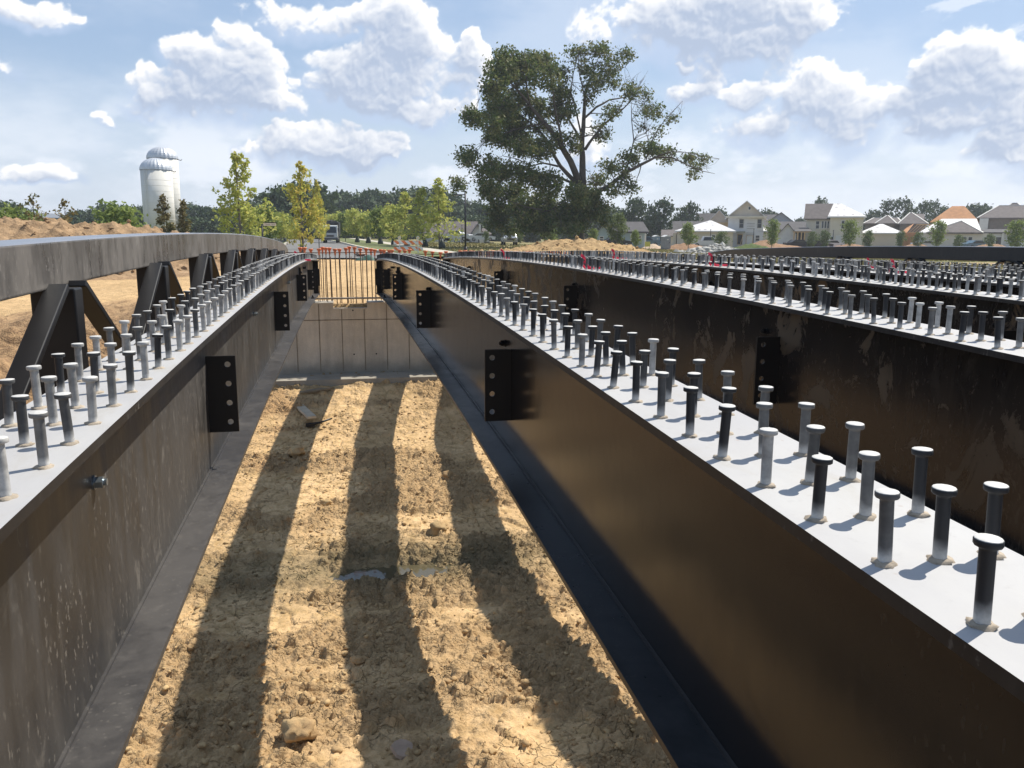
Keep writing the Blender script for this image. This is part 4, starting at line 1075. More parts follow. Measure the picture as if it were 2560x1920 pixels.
# the old oak: limbs and foliage masses measured from the photo, given their own depth
def oak():
    D = 95.; x0, y0, sc = 1100, 80, .33755
    rr = random.Random(12); mpx = D/F_PX
    b0 = at(x0+1040*sc, y0+1515*sc, D); B = Vector((b0[0], D, cheap_h(b0[0], D)))
    T = empty('oak_tree', B, 0, 'huge spreading old oak with open dark crown and leaning limbs behind the dirt mound', 'tree')
    def W(x, y, dep=0.):
        p = at(x0+x*sc, y0+y*sc, D); return Vector((p[0], D+dep, p[2]))-B
    limbs = [([(1040,1560,50),(1042,1500,44),(1045,1400,38),(1055,1250,40),(1060,1150,46)],0,0),
     ([(1060,1150,44),(1058,1000,38),(1055,850,32),(1070,700,26),(1080,560,20),(1090,430,13),(1150,300,8),(1190,180,4)],0,1),
     ([(1078,640,14),(1190,540,12),(1300,480,9),(1450,450,6)],1,3),([(1085,540,10),(1040,400,7),(1000,280,5),(990,170,3)],0,-2),
     ([(1090,430,9),(1180,330,6),(1260,240,4),(1290,160,2)],1,2),([(1110,390,6),(1230,330,5),(1350,270,3),(1400,190,2)],1,-2),
     ([(1035,1130,40),(960,960,36),(870,820,30),(760,690,24),(640,560,16),(520,430,10),(430,330,5),(400,240,3)],0,-3),
     ([(1000,1110,26),(900,990,22),(840,860,16),(800,760,12),(700,650,9),(560,540,7),(400,420,4),(330,330,2)],0,4),
     ([(870,820,16),(820,640,10),(790,480,7),(760,350,5),(700,220,3)],-2,-4),([(640,560,9),(600,430,6),(600,320,4),(560,210,2)],-2,-4),
     ([(1042,800,16),(965,640,12),(905,480,9),(880,360,6),(850,240,4)],0,3),([(1050,780,12),(1000,600,9),(950,450,7),(960,330,5),(980,200,3)],0,-2),
     ([(1075,870,18),(1150,770,14),(1230,680,12),(1350,590,9),(1450,500,6),(1520,380,4),(1575,310,2)],0,3),
     ([(1450,500,5),(1500,430,3),(1590,290,1.5)],2.5,3),([(1350,590,6),(1400,480,4),(1420,380,2)],2,1),
     ([(1085,1210,30),(1230,1150,24),(1330,1060,20),(1450,990,16),(1540,940,13),(1640,945,9),(1730,1000,6),(1830,1050,4),(1900,1070,2)],0,-5),
     ([(1340,1050,12),(1400,930,9),(1435,800,7),(1430,650,5),(1440,520,3)],-1,1),([(1480,960,8),(1530,790,6),(1600,680,4),(1680,590,3),(1720,540,2)],-2,-3),
     ([(1540,935,9),(1640,905,6),(1720,910,4),(1840,935,3),(1960,960,2)],-3,-4),([(1500,830,4),(1480,690,3),(1500,560,2)],-2,-1),
     ([(1010,1130,17),(860,1075,14),(700,1060,11),(560,1060,9),(400,1050,7),(250,1040,5),(150,1000,3)],0,-4),
     ([(860,1000,12),(760,970,9),(690,990,6),(600,930,5),(500,900,3)],-1,3),
     ([(1045,1260,18),(900,1290,13),(760,1330,10),(600,1300,6),(450,1250,4),(300,1190,2)],0,-4),([(960,1500,12),(870,1400,11),(800,1340,8),(700,1400,5)],0,2),
     ([(760,690,12),(650,700,8),(500,740,6),(380,720,3)],-2,3),([(400,1050,5),(300,960,4),(230,890,2)],-3,-3)]
    a = MB(); nodes = []
    for pts, d0, d1 in limbs:
        P = [W(x, y, d0+(d1-d0)*i/(len(pts)-1)) for i, (x, y, w) in enumerate(pts)]; Rr = [w*sc*mpx/2*1.3 for x, y, w in pts]
        # smooth by midpoints
        PP = [P[0]]; R2 = [Rr[0]]
        for i in range(1, len(P)):
            m = P[i-1].lerp(P[i], .5)+Vector((rr.uniform(-1, 1), rr.uniform(-1, 1), rr.uniform(-1, 1)))*.02*(P[i]-P[i-1]).length
            PP += [m, P[i]]; R2 += [(Rr[i-1]+Rr[i])/2, Rr[i]]
        a.tube(PP, R2, 8, 0, True); nodes += list(zip(PP, R2))
    bl = [(480,220,110,80,.9),(620,230,130,80,.9),(760,220,100,75,.8),(400,330,110,90,.9),(540,350,140,90,.7),(700,370,120,90,.6),(340,450,90,90,.8),(480,480,120,90,.8),
     (650,500,140,80,.9),(300,600,90,90,.9),(430,620,130,90,1),(600,640,120,80,1),(760,560,100,80,.7),(340,740,70,80,.9),(460,770,110,80,.9),(620,770,130,80,.9),(780,700,90,70,.5),
     (870,560,80,90,.6),(900,620,80,80,.6),(850,420,80,90,.4),(880,290,80,80,.4),(560,880,100,70,.9),(720,880,110,80,.9),(860,800,70,60,.6),(960,830,60,80,.5),
     (220,900,90,50,.9),(150,980,50,60,.8),(300,980,60,60,.6),(170,1120,60,60,.8),(270,1090,80,70,.8),(300,1190,60,70,.7),(420,1040,90,80,.9),(560,1060,120,80,1),(420,1160,90,60,.9),
     (600,1180,120,80,1),(760,1130,120,90,1),(480,1290,100,70,.9),(650,1300,140,90,1),(800,1260,120,90,1),(940,1220,90,80,.9),(470,1400,90,70,.9),(620,1420,110,60,1),(780,1390,110,80,1),
     (920,1350,100,90,.9),(1060,1230,90,80,.9),(1090,1330,80,80,.9),(560,1470,90,40,.8),(720,1460,90,40,.8),(1150,1390,60,60,.6),(960,1420,80,60,.9),(1010,1300,80,70,.9),(1120,1300,70,70,.7),(880,1460,80,40,.9),(1040,1420,60,50,.6),(1100,1230,60,50,.8),(980,1180,60,40,.7),(1180,1330,60,50,.5),
     (1000,160,90,55,.42),(1120,145,80,50,.4),(1230,145,80,45,.45),(1350,200,80,50,.42),(1080,260,90,70,.36),(1220,270,100,70,.42),(1100,400,80,80,.36),(1200,380,80,70,.22),
     (1330,330,90,60,.32),(950,470,70,80,.4),(1100,490,60,60,.3),(1400,440,90,60,.42),(1500,470,60,50,.36),(1250,590,100,50,.26),(1330,560,60,60,.26),(1170,720,70,40,.26),
     (1250,760,70,45,.5),(1650,560,90,60,.36),(1700,640,50,50,.33),(1580,600,60,50,.26),(1640,730,50,40,.33),(1470,590,60,50,.16),(1510,700,40,40,.22),
     (1400,930,80,60,.7),(1500,870,90,40,.7),(1610,880,90,45,.8),(1720,880,50,40,.6),(1750,950,50,30,.5),(1900,920,80,40,.7),(1960,960,40,40,.6),(1850,1010,50,30,.5),
     (1930,1050,50,30,.5),(1230,1010,120,50,.5),(1180,1080,80,60,.5),(1320,1110,70,50,.4),(1380,1170,50,50,.5),(1250,1190,100,40,.4)]
    C = []; RD = []; N = []
    for (x, y, rx, ry, d) in bl:
        left = sstep(np.array([1000.-x]), 0, 600)[0]
        dep = rr.uniform(-1, 1)*(2.5+3.5*left) if not (y > 1150 and 850 < x < 1200) else rr.uniform(-4, -1); c = W(x, y, dep)
        ex = rx*sc*mpx; ez = ry*sc*mpx
        C.append(tuple(c)); RD.append((ex*.98, max(ex, ez)*.9, ez*.98)); N.append(int(ex*ez*pi*d*(170 if d > .55 else 185)))
        # twigs from the nearest limb into the mass
        near = sorted(nodes, key=lambda q: (q[0]-c).length)[:6]
        for k in range(3 if d > .5 else 6):
            s, r_ = rr.choice(near); e = c+Vector((rr.uniform(-.8, .8)*ex, rr.uniform(-.8, .8)*ex, rr.uniform(-.7, .9)*ez))
            r0 = min(r_*.55, .07); mtube(a, s, e, r0, .014, rr, 5, 4, .05)
            for kk in range(2 if d > .5 else 4):
                mm = s.lerp(e, rr.uniform(.4, .95)); e2 = mm+Vector((rr.uniform(-1, 1), rr.uniform(-1, 1), rr.uniform(-.2, 1.1)))*rr.uniform(.5, 1.2); mtube(a, mm, e2, .02, .008, rr, 3, 2, .04)
    # bare twig tips at the upper right
    for k in range(34):
        s = W(rr.uniform(1430, 1560), rr.uniform(330, 500), 3); e = s+Vector((rr.uniform(-.2, 1), rr.uniform(-.6, .6), rr.uniform(.4, 1.3))); mtube(a, s, e, .025, .008, rr, 3, 2, .05)
    a.build('trunk', M_BARK, T)
    V, Fq = leaves(C, RD, [n*1.35 for n in N], .21, 3, per=30, crad=.36)
    mesh_np('crown', V, Fq, M_OAK, T)
oak()

def young_tree_mesh(seed, H, Wd, trunk_h, n, m, size=.13, shape='cone', crad=.16, bark=None, top_thin=True):
    """returns (trunk mesh, crown mesh), base at origin"""
    rr = random.Random(seed); R = np.random.RandomState(seed)
    a = MB(); lean = Vector((rr.uniform(-.02, .02)*H, 0, 0))
    r0 = .012*H+.01
    a.tube([(0, 0, -.3), (0, 0, 0), lean*.4+Vector((0, 0, H*.35)), lean*.8+Vector((0, 0, H*.7)), lean+Vector((0, 0, H*.98))], [r0*1.2, r0, r0*.75, r0*.45, r0*.12], 7, 0, False)
    C = []; RD = []; N = []; k = 34
    for i in range(k):
        t = (i+.5)/k; z = trunk_h+(H-trunk_h)*t
        if shape == 'cone': w = Wd/2*(min(1, t/.18+.45))*(1-t)**.62*rr.uniform(.65, 1.15)
        elif shape == 'ball': w = Wd/2*sqrt(max(.05, 1-(2*t-1)**2))
        else: w = Wd/2*(1-t)**.9+.04
        an = rr.uniform(0, 6.28)+i*2.4; q = rr.uniform(.35, .95)*w
        e = Vector((q*cos(an), q*sin(an), z))
        s = Vector((0, 0, max(trunk_h*.8, z-rr.uniform(.3, .9)*w-.15)))
        mtube(a, s, e, r0*.35*(1-t*.6), .006, rr, 4, 2, .05)
        C.append(tuple(e)); rr_ = max(.12, w*rr.uniform(.32, .6)); RD.append((rr_, rr_, rr_*rr.uniform(.8, 1.3))); N.append(n/k*(.5+w/(Wd/2)))
    if shape == 'cone':
        C.append((lean.x, 0, H*.98)); RD.append((.10, .10, .35)); N.append(n*.02)
    V, Fq = leaves(C, RD, N, size, seed, per=9, crad=crad)
    tr = a.build('trunk', bark or M_BARKL); cr = mesh_np('crown', V, Fq, m)
    d = (tr.data, cr.data); bpy.data.objects.remove(tr); bpy.data.objects.remove(cr)
    return d
def place_tree(name, md, x, y, z, s, rz, label, group=None, cat='tree', sx=1.):
    T = empty(name, (x, y, z), rz, label, cat, group); T.scale = (s*sx, s*sx, s)
    for nm, d in zip(('trunk', 'crown'), md): o = bpy.data.objects.new(nm, d); link(o, T)
    return T
YT = [young_tree_mesh(100+i, 7.2, 4.9, 1.2, 2000, M_YEL if i % 2 == 0 else M_YEL2, .19, crad=.15) for i in range(4)]
def gtree(md, u, vtop, D, zb, H0, label, group=None, rz=0., name='young_tree', cat='tree', sx=1.):
    p = at(u, vtop, D); s = (p[2]-zb)/H0
    return place_tree(name, md, p[0], D, zb, s, rz, label, group, cat, sx)
gz = lambda x, y: cheap_h(x, y)
gtree(YT[0], 592, 388, 60, -1.75, 7.2, 'tall loose yellow green young tree rising behind the left rail, left of the street sign', sx=1.02)
gtree(YT[1], 749, 412, 64, -1.75, 7.2, 'orange tinged young tree left of the dump truck', sx=.88, rz=1.)
gtree(YT[3], 792, 455, 80, -1.6, 7.2, 'thinner yellow green tree tucked behind the orange tinged one', rz=2., sx=.55)
gtree(YT[2], 1097, 449, 80, -1.55, 7.2, 'tallest yellow green tree of the right verge, next to the lamp post', rz=.5, sx=1.05)
gtree(YT[0], 1055, 472, 86, -1.55, 7.2, 'yellow green tree above the right end of the striped barricade', rz=2.2, sx=1.25)
gtree(YT[2], 1010, 482, 92, -1.55, 7.2, 'yellow green tree above the left end of the striped barricade', rz=3.3, sx=1.3)
YG = [young_tree_mesh(120+i, 5.5, 3.6, 1.4, 1800, M_GRN if i % 2 else M_YEL, .22, 'ball', crad=.24) for i in range(3)]
rows = [(978, 515, 98), (945, 522, 104), (915, 530, 111), (888, 526, 119), (862, 534, 128), (842, 532, 138), (826, 540, 150), (812, 538, 164)]
for i, (u, v, D) in enumerate(rows):
    gtree(YG[i % 3], u, v, D, -1.55, 5.5, 'rounded green street tree in the row right of the road', 'street trees in the row right of the road', rz=i*1.7, name='street_tree')
for i, (u, v, D) in enumerate([(668, 520, 78), (640, 524, 84), (700, 535, 96), (715, 540, 108), (722, 546, 122), (734, 552, 140)]):
    gtree(YG[(i+1) % 3], u, v, D, -1.55, 5.5, 'green street tree in the row left of the road', 'street trees in the row left of the road', rz=i*1.3, name='street_tree')
# soft shrubs and cypresses behind the berm
CY = [young_tree_mesh(140+i, 4.2, 2.1, .5, 1500, M_CYP, .13, 'cone', crad=.10) for i in range(2)]
gtree(CY[0], 405, 494, 62, -1.7, 4.2, 'brownish young cypress in front of the silos', rz=.3, sx=1.)
gtree(CY[1], 456, 503, 63, -1.7, 4.2, 'brownish young cypress just right of the silos', rz=1.3, sx=1.)
SP_ = young_tree_mesh(151, 3.6, 3., .6, 420, M_CYP, .12, 'cone', crad=.12)
gtree(SP_, 79, 489, 50, -1.7, 3.6, 'sparse olive sapling standing behind the berm at far left', rz=.3)
gtree(young_tree_mesh(152, 3.0, 2.8, .5, 200, M_CYP, .12, 'cone', crad=.1), 158, 507, 50, -1.7, 3., 'nearly bare sapling behind the berm')
BU = [young_tree_mesh(160+i, 3.4, 4., .2, 1800, M_GRN, .22, 'ball', crad=.25) for i in range(2)]
gtree(BU[0], 286, 517, 70, -1.7, 3.4, 'bright green bushy tree behind the berm left of the silos', rz=.4, sx=1.)
gtree(BU[1], 40, 528, 66, -1.7, 3.4, 'bright green bush at the far left behind the berm')
SM = [young_tree_mesh(170+i, 5., 3., 1.3, 1500, [M_GRN, M_GRN2, M_GRN2][i], .19, 'ball', crad=.22) for i in range(3)]
sm = [(1723, 558, 118, 0, 1., 'green young tree in front of the reddish heap by the portable toilet'), (1805, 580, 112, 1, 1.1, 'bushy green tree between the garage and the gabled house'),
      (1933, 550, 118, 0, .8, 'slender light green tree right of the gabled house'), (2032, 580, 120, 1, .9, 'dark young tree in front of the framed porch'), (2062, 577, 121, 2, .9, 'grey green young tree beside the porch of the corner house'),
      (2128, 552, 116, 0, .95, 'tall green young tree in front of the corner house'), (2172, 577, 118, 2, .9, 'blue green young tree right of the corner house'), (2254, 578, 116, 2, .8, 'compact blue green tree before the beige wall'),
      (2298, 581, 118, 1, .9, 'round green tree beside the small soil heap'), (2348, 553, 112, 0, .9, 'taller sparse green tree before the white membrane roof'), (2398, 588, 118, 1, 1., 'low green tree before the patio doors'),
      (2476, 586, 118, 2, .9, 'low dark tree by the right hand patio doors'), (2548, 553, 100, 0, 1.2, 'large leafy tree at the right edge of the picture'), (1544, 535, 100, 2, .95, 'dark green tree standing before the blue cottage'),
      (1590, 576, 104, 0, .9, 'light green sapling right of the blue cottage'), (1372, 560, 112, 0, 1.3, 'light green tree under the oak, left of its trunk'), (1484, 572, 110, 0, .9, 'pale green sapling right of the oak trunk'),
      (1300, 585, 116, 1, .9, 'low green sapling between pickup and oak'), (1215, 578, 126, 2, .9, 'small green tree in front of the white farmhouse')]
for i, (u, v, D, k, sx, lab) in enumerate(sm):
    p = at(u, v, D); gtree(SM[k], u, v, D, gz(p[0], D), 5., lab, rz=i*.9, sx=sx)
# far woodland: every tree its own object
WD = [young_tree_mesh(200+i, 13, 11, 2, 1500, M_DARK, .75, 'ball', crad=.75, bark=M_BARK) for i in range(5)]
PN = [young_tree_mesh(210+i, 16, 8, 7, 800, M_DARK, .6, 'ball', crad=.6, bark=M_BARK) for i in range(2)]
def wood():
    rr = random.Random(31)
    prof_ = [(-60,500),(20,512),(60,530),(150,545),(200,526),(240,530),(262,512),(275,508),(300,530),(350,520),(440,520),(480,512),(530,518),(560,522),(600,510),(650,500),(690,470),(735,460),(775,466),(800,492),(830,486),
             (870,484),(905,490),(925,480),(960,486),(985,492),(1010,488),(1050,470),(1100,478),(1140,502),(1180,506),(1230,515),(1280,520),(1330,518),(1380,520),(1430,522),(1480,524),(1520,518)]
    U = [p[0] for p in prof_]; Vv = [p[1] for p in prof_]
    u = -90; i = 0
    while u < 1530:
        v = float(np.interp(u, U, Vv))+rr.uniform(-3, 9)
        D = rr.uniform(205, 260) if not 670 < u < 790 else rr.uniform(180, 195)
        t = gtree(WD[rr.randrange(5)], u, v, D, -3., 13, 'dark woodland tree left of the silos' if u < 350 else 'dark woodland tree between silos and street sign' if u < 650 else 'tall dark tree behind the orange tinged young tree' if u < 800 else 'dark woodland tree behind the road, between truck and barricade' if u < 985 else 'hazy woodland tree behind the farmhouse' if u < 1160 else 'dark woodland tree half hidden behind the oak', 'trees of the far woodland', rz=rr.uniform(0, 6), name='woodland_tree', sx=rr.uniform(.85, 1.25))
        u += rr.uniform(17, 28); i += 1
    for (u, v) in [(-20, 560), (330, 545), (480, 545), (560, 545), (880, 530), (1180, 540), (1240, 545), (1320, 550), (1440, 550), (1000, 540), (760, 540), (690, 540), (1100,545)]:
        gtree(WD[rr.randrange(5)], u, v, 195, -3., 13, 'lower tree at the front edge of the far woodland', 'low trees at the woodland edge', rz=rr.uniform(0, 6), name='woodland_tree', sx=1.5)
    L = [(1590, 500, 185, 0, 'dense dark evergreen left of the pale leafy tree'), (1563, 530, 190, 1, 'low dark tree left of the dense evergreen'), (1655, 503, 180, 2, 'tall loose leafy tree behind the roofs'),
         (1722, 512, 190, 3, 'round dark evergreen behind the slate roofs'), (1640, 545, 186, 4, 'low green tree below the tall loose leafy tree'), (1690, 548, 200, 0, 'low dark tree between the roofs'),
         (1915, 528, 230, 1, 'dark tree top showing over the ridge right of the gabled house'), (1998, 548, 240, 2, 'small tree top right of the grey gable'), (2170, 540, 230, 3, 'dark tree left of the pines'),
         (2190, 530, 225, 4, 'dark low tree under the tall pines'), (2440, 514, 230, 0, 'dark tree right of the orange roof'), (2462, 520, 235, 1, 'dark tree left of the brick house roof'), (1790, 524, 240, 2, 'thin tree top behind the framed gable')]
    for (u, v, D, k, lab) in L:
        gtree(WD[k], u, v, D, -3., 13, lab, rz=k, name='tree', sx=.72 if u in (1590, 1655, 1722) else .9)
    for (u, v, D, k, lab) in [(2225, 499, 215, 0, 'tall pine with a flat dark crown, left of the pine pair'), (2262, 497, 212, 1, 'tallest dark pine behind the slate roofs'), (2312, 503, 210, 0, 'pine with an open trunk left of the orange roof'),
                              (2338, 504, 214, 1, 'slim pine touching the orange roof'), (2365, 516, 220, 0, 'small pine crown behind the orange roof'), (2052, 497, 240, 1, 'pine crown peeping over the corner house ridge'), (2285, 520, 225, 1, 'low pine between the two pine pairs')]:
        gtree(PN[k], u, v, D, -3., 16, lab, rz=u, name='pine_tree', sx=.9)
wood()
# ------------------------------------------------------------------ silos
def silo(u, D, r, vtop, label):
    p = at(u, vtop, D); zb = -2.2; T = empty('silo', (p[0], D, zb), 0, label, 'silo', 'pair of white silos'); H = p[2]-zb; hd = r*.80
    g = newmat('silo_wall'); n = g.noise(g.scalev(g.obj, (1, 1, .15)), .6, 5, .6); z = g.sep(g.obj)[2]
    band = g.smooth(g.math('ABSOLUTE', g.math('SUBTRACT', g.math('FRACT', g.math('MULTIPLY', z, .66)), .5)), .46, .5)
    c = g.mix(g.smooth(n, .35, .7), (.78, .765, .72, 1), (.70, .68, .63, 1)); c = g.mix(g.math('MULTIPLY', band, .12), c, (.42, .41, .37, 1))
    g.inp(g.b.inputs['Base Color'], c); g.b.inputs['Roughness'].default_value = .8
    MB().cyl((0, 0), r, 0, H-hd, 40).build('wall', g.m, T)
    a = MB(); N = 24; K = 8
    for j in range(N):
        a0 = 2*pi*j/N; a1 = 2*pi*(j+1)/N; vs = []
        for i in range(K+1):
            t = pi/2*i/K; rr_ = r*1.02*cos(t); zz = H-hd+hd*sin(t)
            am = (a0+a1)/2
            vs += [(rr_*cos(a0), rr_*sin(a0), zz), (rr_*1.025*cos(am), rr_*1.025*sin(am), zz+.02), (rr_*cos(a1), rr_*sin(a1), zz)]
        fs = []
        for i in range(K): b = i*3; fs += [(b, b+1, b+4, b+3), (b+1, b+2, b+5, b+4)]
        a.add(vs, fs)
    a.build('dome', mat('galvanised_dome', (.62, .64, .67), .42, .4, var=.12, scale=.6), T)
    a = MB()
    for q in range(1, int((H-hd)/1.1)): a.tube([(0, 0, q*1.1-.03), (0, 0, q*1.1+.03)], r*1.002, 40)
    a.build('hoop', mat('hoop_metal', (.72, .71, .67), .7, var=.1), T)
    a = MB(); lx, ly = r*1.04*sin(-.5), -r*1.04*cos(-.5)
    for s_ in (-.22, .22): a.box(lx+s_-.03, lx+s_+.03, ly-.12, ly-.06, 2, H-hd)
    for q in range(int((H-hd-2)/.45)): a.box(lx-.2, lx+.2, ly-.11, ly-.07, 2+q*.45, 2.05+q*.45)
    a.build('ladder', bpy.data.materials['hoop_metal'], T)
    a = MB()
    for j in range(48):
        an = 2*pi*j/48; a.box(r*1.0*cos(an)-.05, r*1.0*cos(an)+.05, r*sin(an)-.05, r*sin(an)+.05, H-hd-.12, H-hd+.03)
    a.build('rim', mat('rim_metal', (.35, .35, .35), .5, .5), T)
    a = MB(); a.tube([(r*.99, -.3, H-hd-.1), (r*1.22, -.4, H-hd-.3), (r*1.3, -.4, H-hd-.1)], .07, 6); a.build('spout', M_DK, T)
silo(388, 183, 3., 395, 'nearer white silo with ribbed metal dome'); silo(404, 195, 3.1, 367, 'farther and taller white silo, partly hidden by the other')

# ------------------------------------------------------------------ houses
M_SHD = mat('dark_shingles', (.085, .08, .082), .9, var=.2, scale=1.5, bump=.4, bscale=8, bdist=.03)
M_SHB = mat('brown_shingles', (.135, .115, .11), .9, var=.2, scale=1.5, bump=.4, bscale=8, bdist=.03)
M_OSB = mat('orange_sheathing', (.44, .20, .075), .85, var=.22, scale=.9)
M_CRM = mat('cream_wall', (.66, .60, .49), .85, var=.06, scale=.5)
M_GRYW = mat('grey_wrap_wall', (.66, .65, .64), .8, var=.10, scale=.7)
M_WHT = mat('white_wall', (.66, .64, .60), .8, var=.05, scale=.5)
M_BLU = mat('pale_blue_wall', (.37, .46, .49), .8, var=.05, scale=.5)
M_BRK = mat('grey_brick', (.19, .16, .145), .9, var=.15, scale=2)
M_TRIM = mat('white_trim', (.7, .68, .63), .7, var=.05)
M_LUM = mat('raw_lumber', (.55, .38, .20), .8, var=.15, scale=2)
M_DKIN = mat('dark_interior', (.03, .03, .03), .8)
def glass_mat():
    g = newmat('window_glass'); g.b.inputs['Base Color'].default_value = (.03, .035, .04, 1); g.b.inputs['Roughness'].default_value = .08; return g.m
M_GL = glass_mat()
def membrane():
    g = newmat('white_membrane'); z = g.vmath('MULTIPLY', g.obj, (1, 1, 1.6))
    v = g.vor(g.scalev(g.obj, (.75, .75, 1.3)), 1., 'F1', rnd=.35); n = g.noise(g.obj, 1.1, 3, .5)
    mk = g.math('MULTIPLY', g.smooth(v, .26, .18), g.smooth(n, .38, .5))
    c = g.mix(g.math('MULTIPLY', mk, .8), (.64, .63, .63, 1), (.20, .17, .19, 1)); g.inp(g.b.inputs['Base Color'], c); g.b.inputs['Roughness'].default_value = .55; return g.m
M_MEM = membrane()
class House:
    """house given by picture edges at a depth; metres inside. origin = left front bottom corner"""
    def __init__(s, label, u0, D, vb=614, zb=None):
        s.D = D; r = ray(u0+45, 600); s.a0 = atan2(r[0], r[1]); s.R = D/cos(s.a0)
        s.xl = s.R*math.tan(s.az(u0)-s.a0)
        s.px = s.R*sin(s.a0)+s.xl*cos(s.a0); s.py = s.R*cos(s.a0)-s.xl*sin(s.a0)
        s.zb = 0; s.zb = s.Z(vb, u0)-.2 if zb is None else zb
        s.T = empty('house', (s.px, s.py, s.zb), -s.a0, label, 'house')
    def az(s, u): r = ray(u, 600); return atan2(r[0], r[1])
    def X(s, u): return s.R*math.tan(s.az(u)-s.a0)-s.xl
    def Z(s, v, u=None, D=None):
        u = u if u is not None else 1280+(s.a0-YAW)*F_PX
        r = ray(u, v); return r[2]/sqrt(r[0]**2+r[1]**2)*s.R/cos(atan2(r[0], r[1])-s.a0)-s.zb
    def wall(s, u0, u1, v0, dep, m=None, y0=0., vb=None, sub=None):
        x0, x1 = s.X(u0), s.X(u1); z1 = s.Z(v0, (u0+u1)/2); z0 = -1.2 if vb is None else s.Z(vb, (u0+u1)/2)
        MB().box(x0, x1, y0, y0+dep, z0, z1).build('wall', m or M_CRM, s.T); return x0, x1, y0, y0+dep, z1
    def gable(s, b, vr, m, axis='y', ov=.45, wallm=None, rake=None):
        """axis = ridge direction; gable ends filled with wall material"""
        x0, x1, y0, y1, z = b; zr = s.Z(vr); t = .18
        a = MB()
        if axis == 'y':
            xm = (x0+x1)/2; sl = (zr-z)/(xm-x0)
            for sg, xe in ((-1, x0-ov), (1, x1+ov)):
                ze = z-ov*sl
                vs = [(xe, y0-ov, ze), (xm, y0-ov, zr), (xm, y1+ov, zr), (xe, y1+ov, ze)]; vs += [(x, y, zz+t) for x, y, zz in vs]
                a.add(vs, [(0,1,2,3),(4,5,6,7),(0,1,5,4),(1,2,6,5),(2,3,7,6),(3,0,4,7)])
            r = a.build('roof', m, s.T)
            MB().add([(x0, y0+.01, z), (x1, y0+.01, z), (xm, y0+.01, zr), (x0, y1-.01, z), (x1, y1-.01, z), (xm, y1-.01, zr)], [(0,1,2), (3,5,4), (0,2,5,3), (1,4,5,2)]).build('gable_end', wallm or M_CRM, s.T)
        else:
            ym = (y0+y1)/2; sl = (zr-z)/(ym-y0)
            for sg, ye in ((-1, y0-ov), (1, y1+ov)):
                ze = z-ov*sl
                vs = [(x0-ov, ye, ze), (x1+ov, ye, ze), (x1+ov, ym, zr), (x0-ov, ym, zr)]; vs += [(x, y, zz+t) for x, y, zz in vs]
                a.add(vs, [(0,1,2,3),(4,5,6,7),(0,1,5,4),(1,2,6,5),(2,3,7,6),(3,0,4,7)])
            r = a.build('roof', m, s.T)
            MB().add([(x0+.01, y0, z), (x0+.01, y1, z), (x0+.01, ym, zr), (x1-.01, y0, z), (x1-.01, y1, z), (x1-.01, ym, zr)], [(0,1,2), (3,5,4), (0,2,5,3), (1,4,5,2)]).build('gable_end', wallm or M_CRM, s.T)
        return r
    def hip(s, b, vr, m, ur0, ur1, ov=.5, ridge=None):
        x0, x1, y0, y1, z = b; zr = s.Z(vr); x0 -= ov; x1 += ov; y0 -= ov; y1 += ov; ym = (y0+y1)/2; r0, r1 = s.X(ur0), s.X(ur1)
        a = MB(); t = .16
        vs = [(x0,y0,z-.1),(x1,y0,z-.1),(x1,y1,z-.1),(x0,y1,z-.1),(x0,y0,z+t),(x1,y0,z+t),(x1,y1,z+t),(x0,y1,z+t),(r0,ym,zr+t),(r1,ym,zr+t)]
        a.add(vs, [(0,1,2,3),(0,1,5,4),(1,2,6,5),(2,3,7,6),(3,0,4,7),(4,5,9,8),(5,6,9),(6,7,8,9),(7,4,8)])
        r = a.build('roof', m, s.T)
        if ridge:
            a = MB()
            for p, q in (((x0,y0,z+t), (r0,ym,zr+t)), ((x1,y0,z+t), (r1,ym,zr+t)), ((r0,ym,zr+t), (r1,ym,zr+t))): a.bar(p, q, .28, .14)
            a.build('ridge_cap', ridge, s.T)
        return r
    def win(s, u0, u1, v0, v1, y=0., sash=True, door=False, trim=None, fill=None, um=None):
        x0, x1 = s.X(u0), s.X(u1); z1, z0 = s.Z(v0, (u0+u1)/2), s.Z(v1, (u0+u1)/2); f = .10
        a = MB(); w = s.T
        a.box(x0-f, x0, y-.08, y+.02, z0-f, z1+f); a.box(x1, x1+f, y-.08, y+.02, z0-f, z1+f); a.box(x0, x1, y-.08, y+.02, z1, z1+f); a.box(x0, x1, y-.10, y+.02, z0-f, z0)
        if sash: a.box(x0, x1, y-.06, y-.01, (z0+z1)/2-.05, (z0+z1)/2+.05)
        fr = a.build('door' if door else 'window', trim or M_TRIM, w)
        MB().box(x0, x1, y-.045, y-.03, z0, z1).build('door_leaf' if door else 'pane', fill or M_GL, fr)
        return fr
# white farmhouse left of the lamp
h = House('low white farmhouse with brown gable roofs behind the barricade and lamp post', 1062, 150, 606)
b = h.wall(1062, 1190, 586, 7, M_WHT); h.gable((b[0], b[1], b[2], b[3], b[4]), 555, M_SHB, 'x', wallm=M_WHT)
b = h.wall(1178, 1206, 583, 6, M_WHT, -3.); h.gable(b, 562, M_SHB, 'y', wallm=M_WHT)
b = h.wall(1206, 1224, 588, 6, M_WHT, -1.); h.hip(b, 572, M_SHB, 1207, 1212)
h.win(1081, 1086, 588, 601); h.win(1104, 1109, 590, 602); h.win(1120, 1126, 588, 600); h.win(1194, 1197, 592, 605, -3.01, False, True, fill=M_DKIN)
b = h.wall(1196, 1199.5, 560, 3, M_WHT, -4.)
